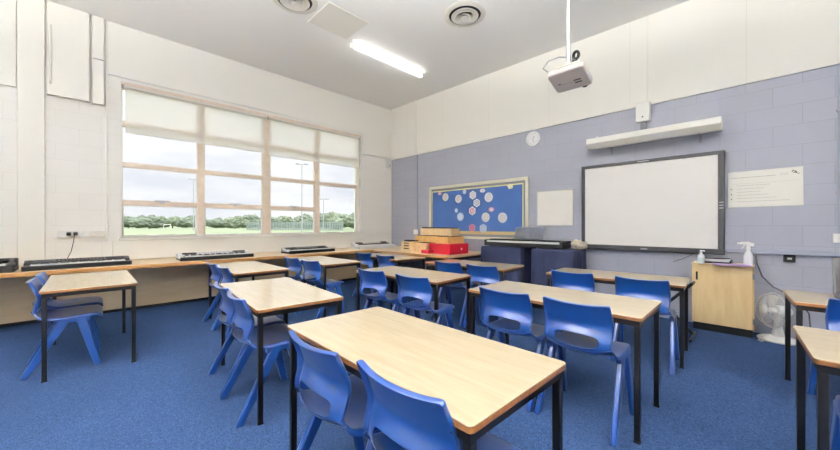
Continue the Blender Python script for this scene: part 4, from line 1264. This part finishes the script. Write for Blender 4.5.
for k in range(9):
    p = pA.lerp(pB, k / 8); q = MB(); q.cyl((p.x, p.y, -0.05), (p.x, p.y, 2.05), 0.08, n=6); q.build('post', M['pole'], t)
t = thing('football_goal', 'small white goal frame on the grass far beyond the window', 'goal', (-136, 17.6, -0.05))
for s in (-1, 1):
    q = MB(); q.cyl((-s * 0.3, s * 0.95, 0), (-s * 0.3, s * 0.95, 1.4), 0.09, n=6); q.build('post', M['white'], t)
q = MB(); q.cyl((0.3, -0.95, 1.4), (-0.3, 0.95, 1.4), 0.09, n=6); q.build('crossbar', M['white'], t)

# ------------------------------------------------------------------ sky
W = bpy.data.worlds.new('overcast'); SC.world = W
W.use_nodes = True
nt = W.node_tree
bg = nt.nodes['Background']
tc = nt.nodes.new('ShaderNodeTexCoord')
mp = nt.nodes.new('ShaderNodeMapping'); mp.inputs['Scale'].default_value = (1.5, 1.5, 7.0)
n = nt.nodes.new('ShaderNodeTexNoise'); n.inputs['Scale'].default_value = 2.2; n.inputs['Detail'].default_value = 6; n.inputs['Roughness'].default_value = 0.55
cr = nt.nodes.new('ShaderNodeValToRGB')
cr.color_ramp.elements[0].position = 0.36; cr.color_ramp.elements[0].color = s2l((222, 226, 236))
cr.color_ramp.elements[1].position = 0.62; cr.color_ramp.elements[1].color = s2l((246, 246, 248))
nt.links.new(tc.outputs['Generated'], mp.inputs['Vector']); nt.links.new(mp.outputs['Vector'], n.inputs['Vector'])
nt.links.new(n.outputs['Fac'], cr.inputs['Fac'])
# an overcast sky is about three to four times brighter overhead than at the horizon
sx = nt.nodes.new('ShaderNodeSeparateXYZ'); nt.links.new(tc.outputs['Generated'], sx.inputs[0])
mr = nt.nodes.new('ShaderNodeMapRange'); mr.inputs['From Min'].default_value = 0.17; mr.inputs['From Max'].default_value = 0.65
mr.inputs['To Min'].default_value = 1.0; mr.inputs['To Max'].default_value = 4.0; mr.interpolation_type = 'SMOOTHSTEP'
nt.links.new(sx.outputs['Z'], mr.inputs['Value'])
vm = nt.nodes.new('ShaderNodeVectorMath'); vm.operation = 'SCALE'
nt.links.new(cr.outputs['Color'], vm.inputs[0]); nt.links.new(mr.outputs['Result'], vm.inputs['Scale'])
nt.links.new(vm.outputs[0], bg.inputs['Color'])
bg.inputs['Strength'].default_value = 0.72

# ------------------------------------------------------------------ camera and view
cam = bpy.data.cameras.new('camera'); co = bpy.data.objects.new('camera', cam); COL.objects.link(co)
cam.sensor_width = 36; cam.sensor_fit = 'HORIZONTAL'
cam.lens = 332.0 / 840 * 36
cam.clip_start = 0.05; cam.clip_end = 1000
co.location = (0, 0, 1.235)
co.rotation_euler = (R(90), 0, math.atan(336 / 332.0))
SC.camera = co
vs_ = SC.view_settings
vs_.view_transform = 'Standard'; vs_.look = 'None'; vs_.gamma = 1.0; vs_.use_curve_mapping = False
vs_.exposure = 0.74
SC.cycles.max_bounces = 10; SC.cycles.diffuse_bounces = 6; SC.cycles.transparent_max_bounces = 12
SC.cycles.use_denoising = True
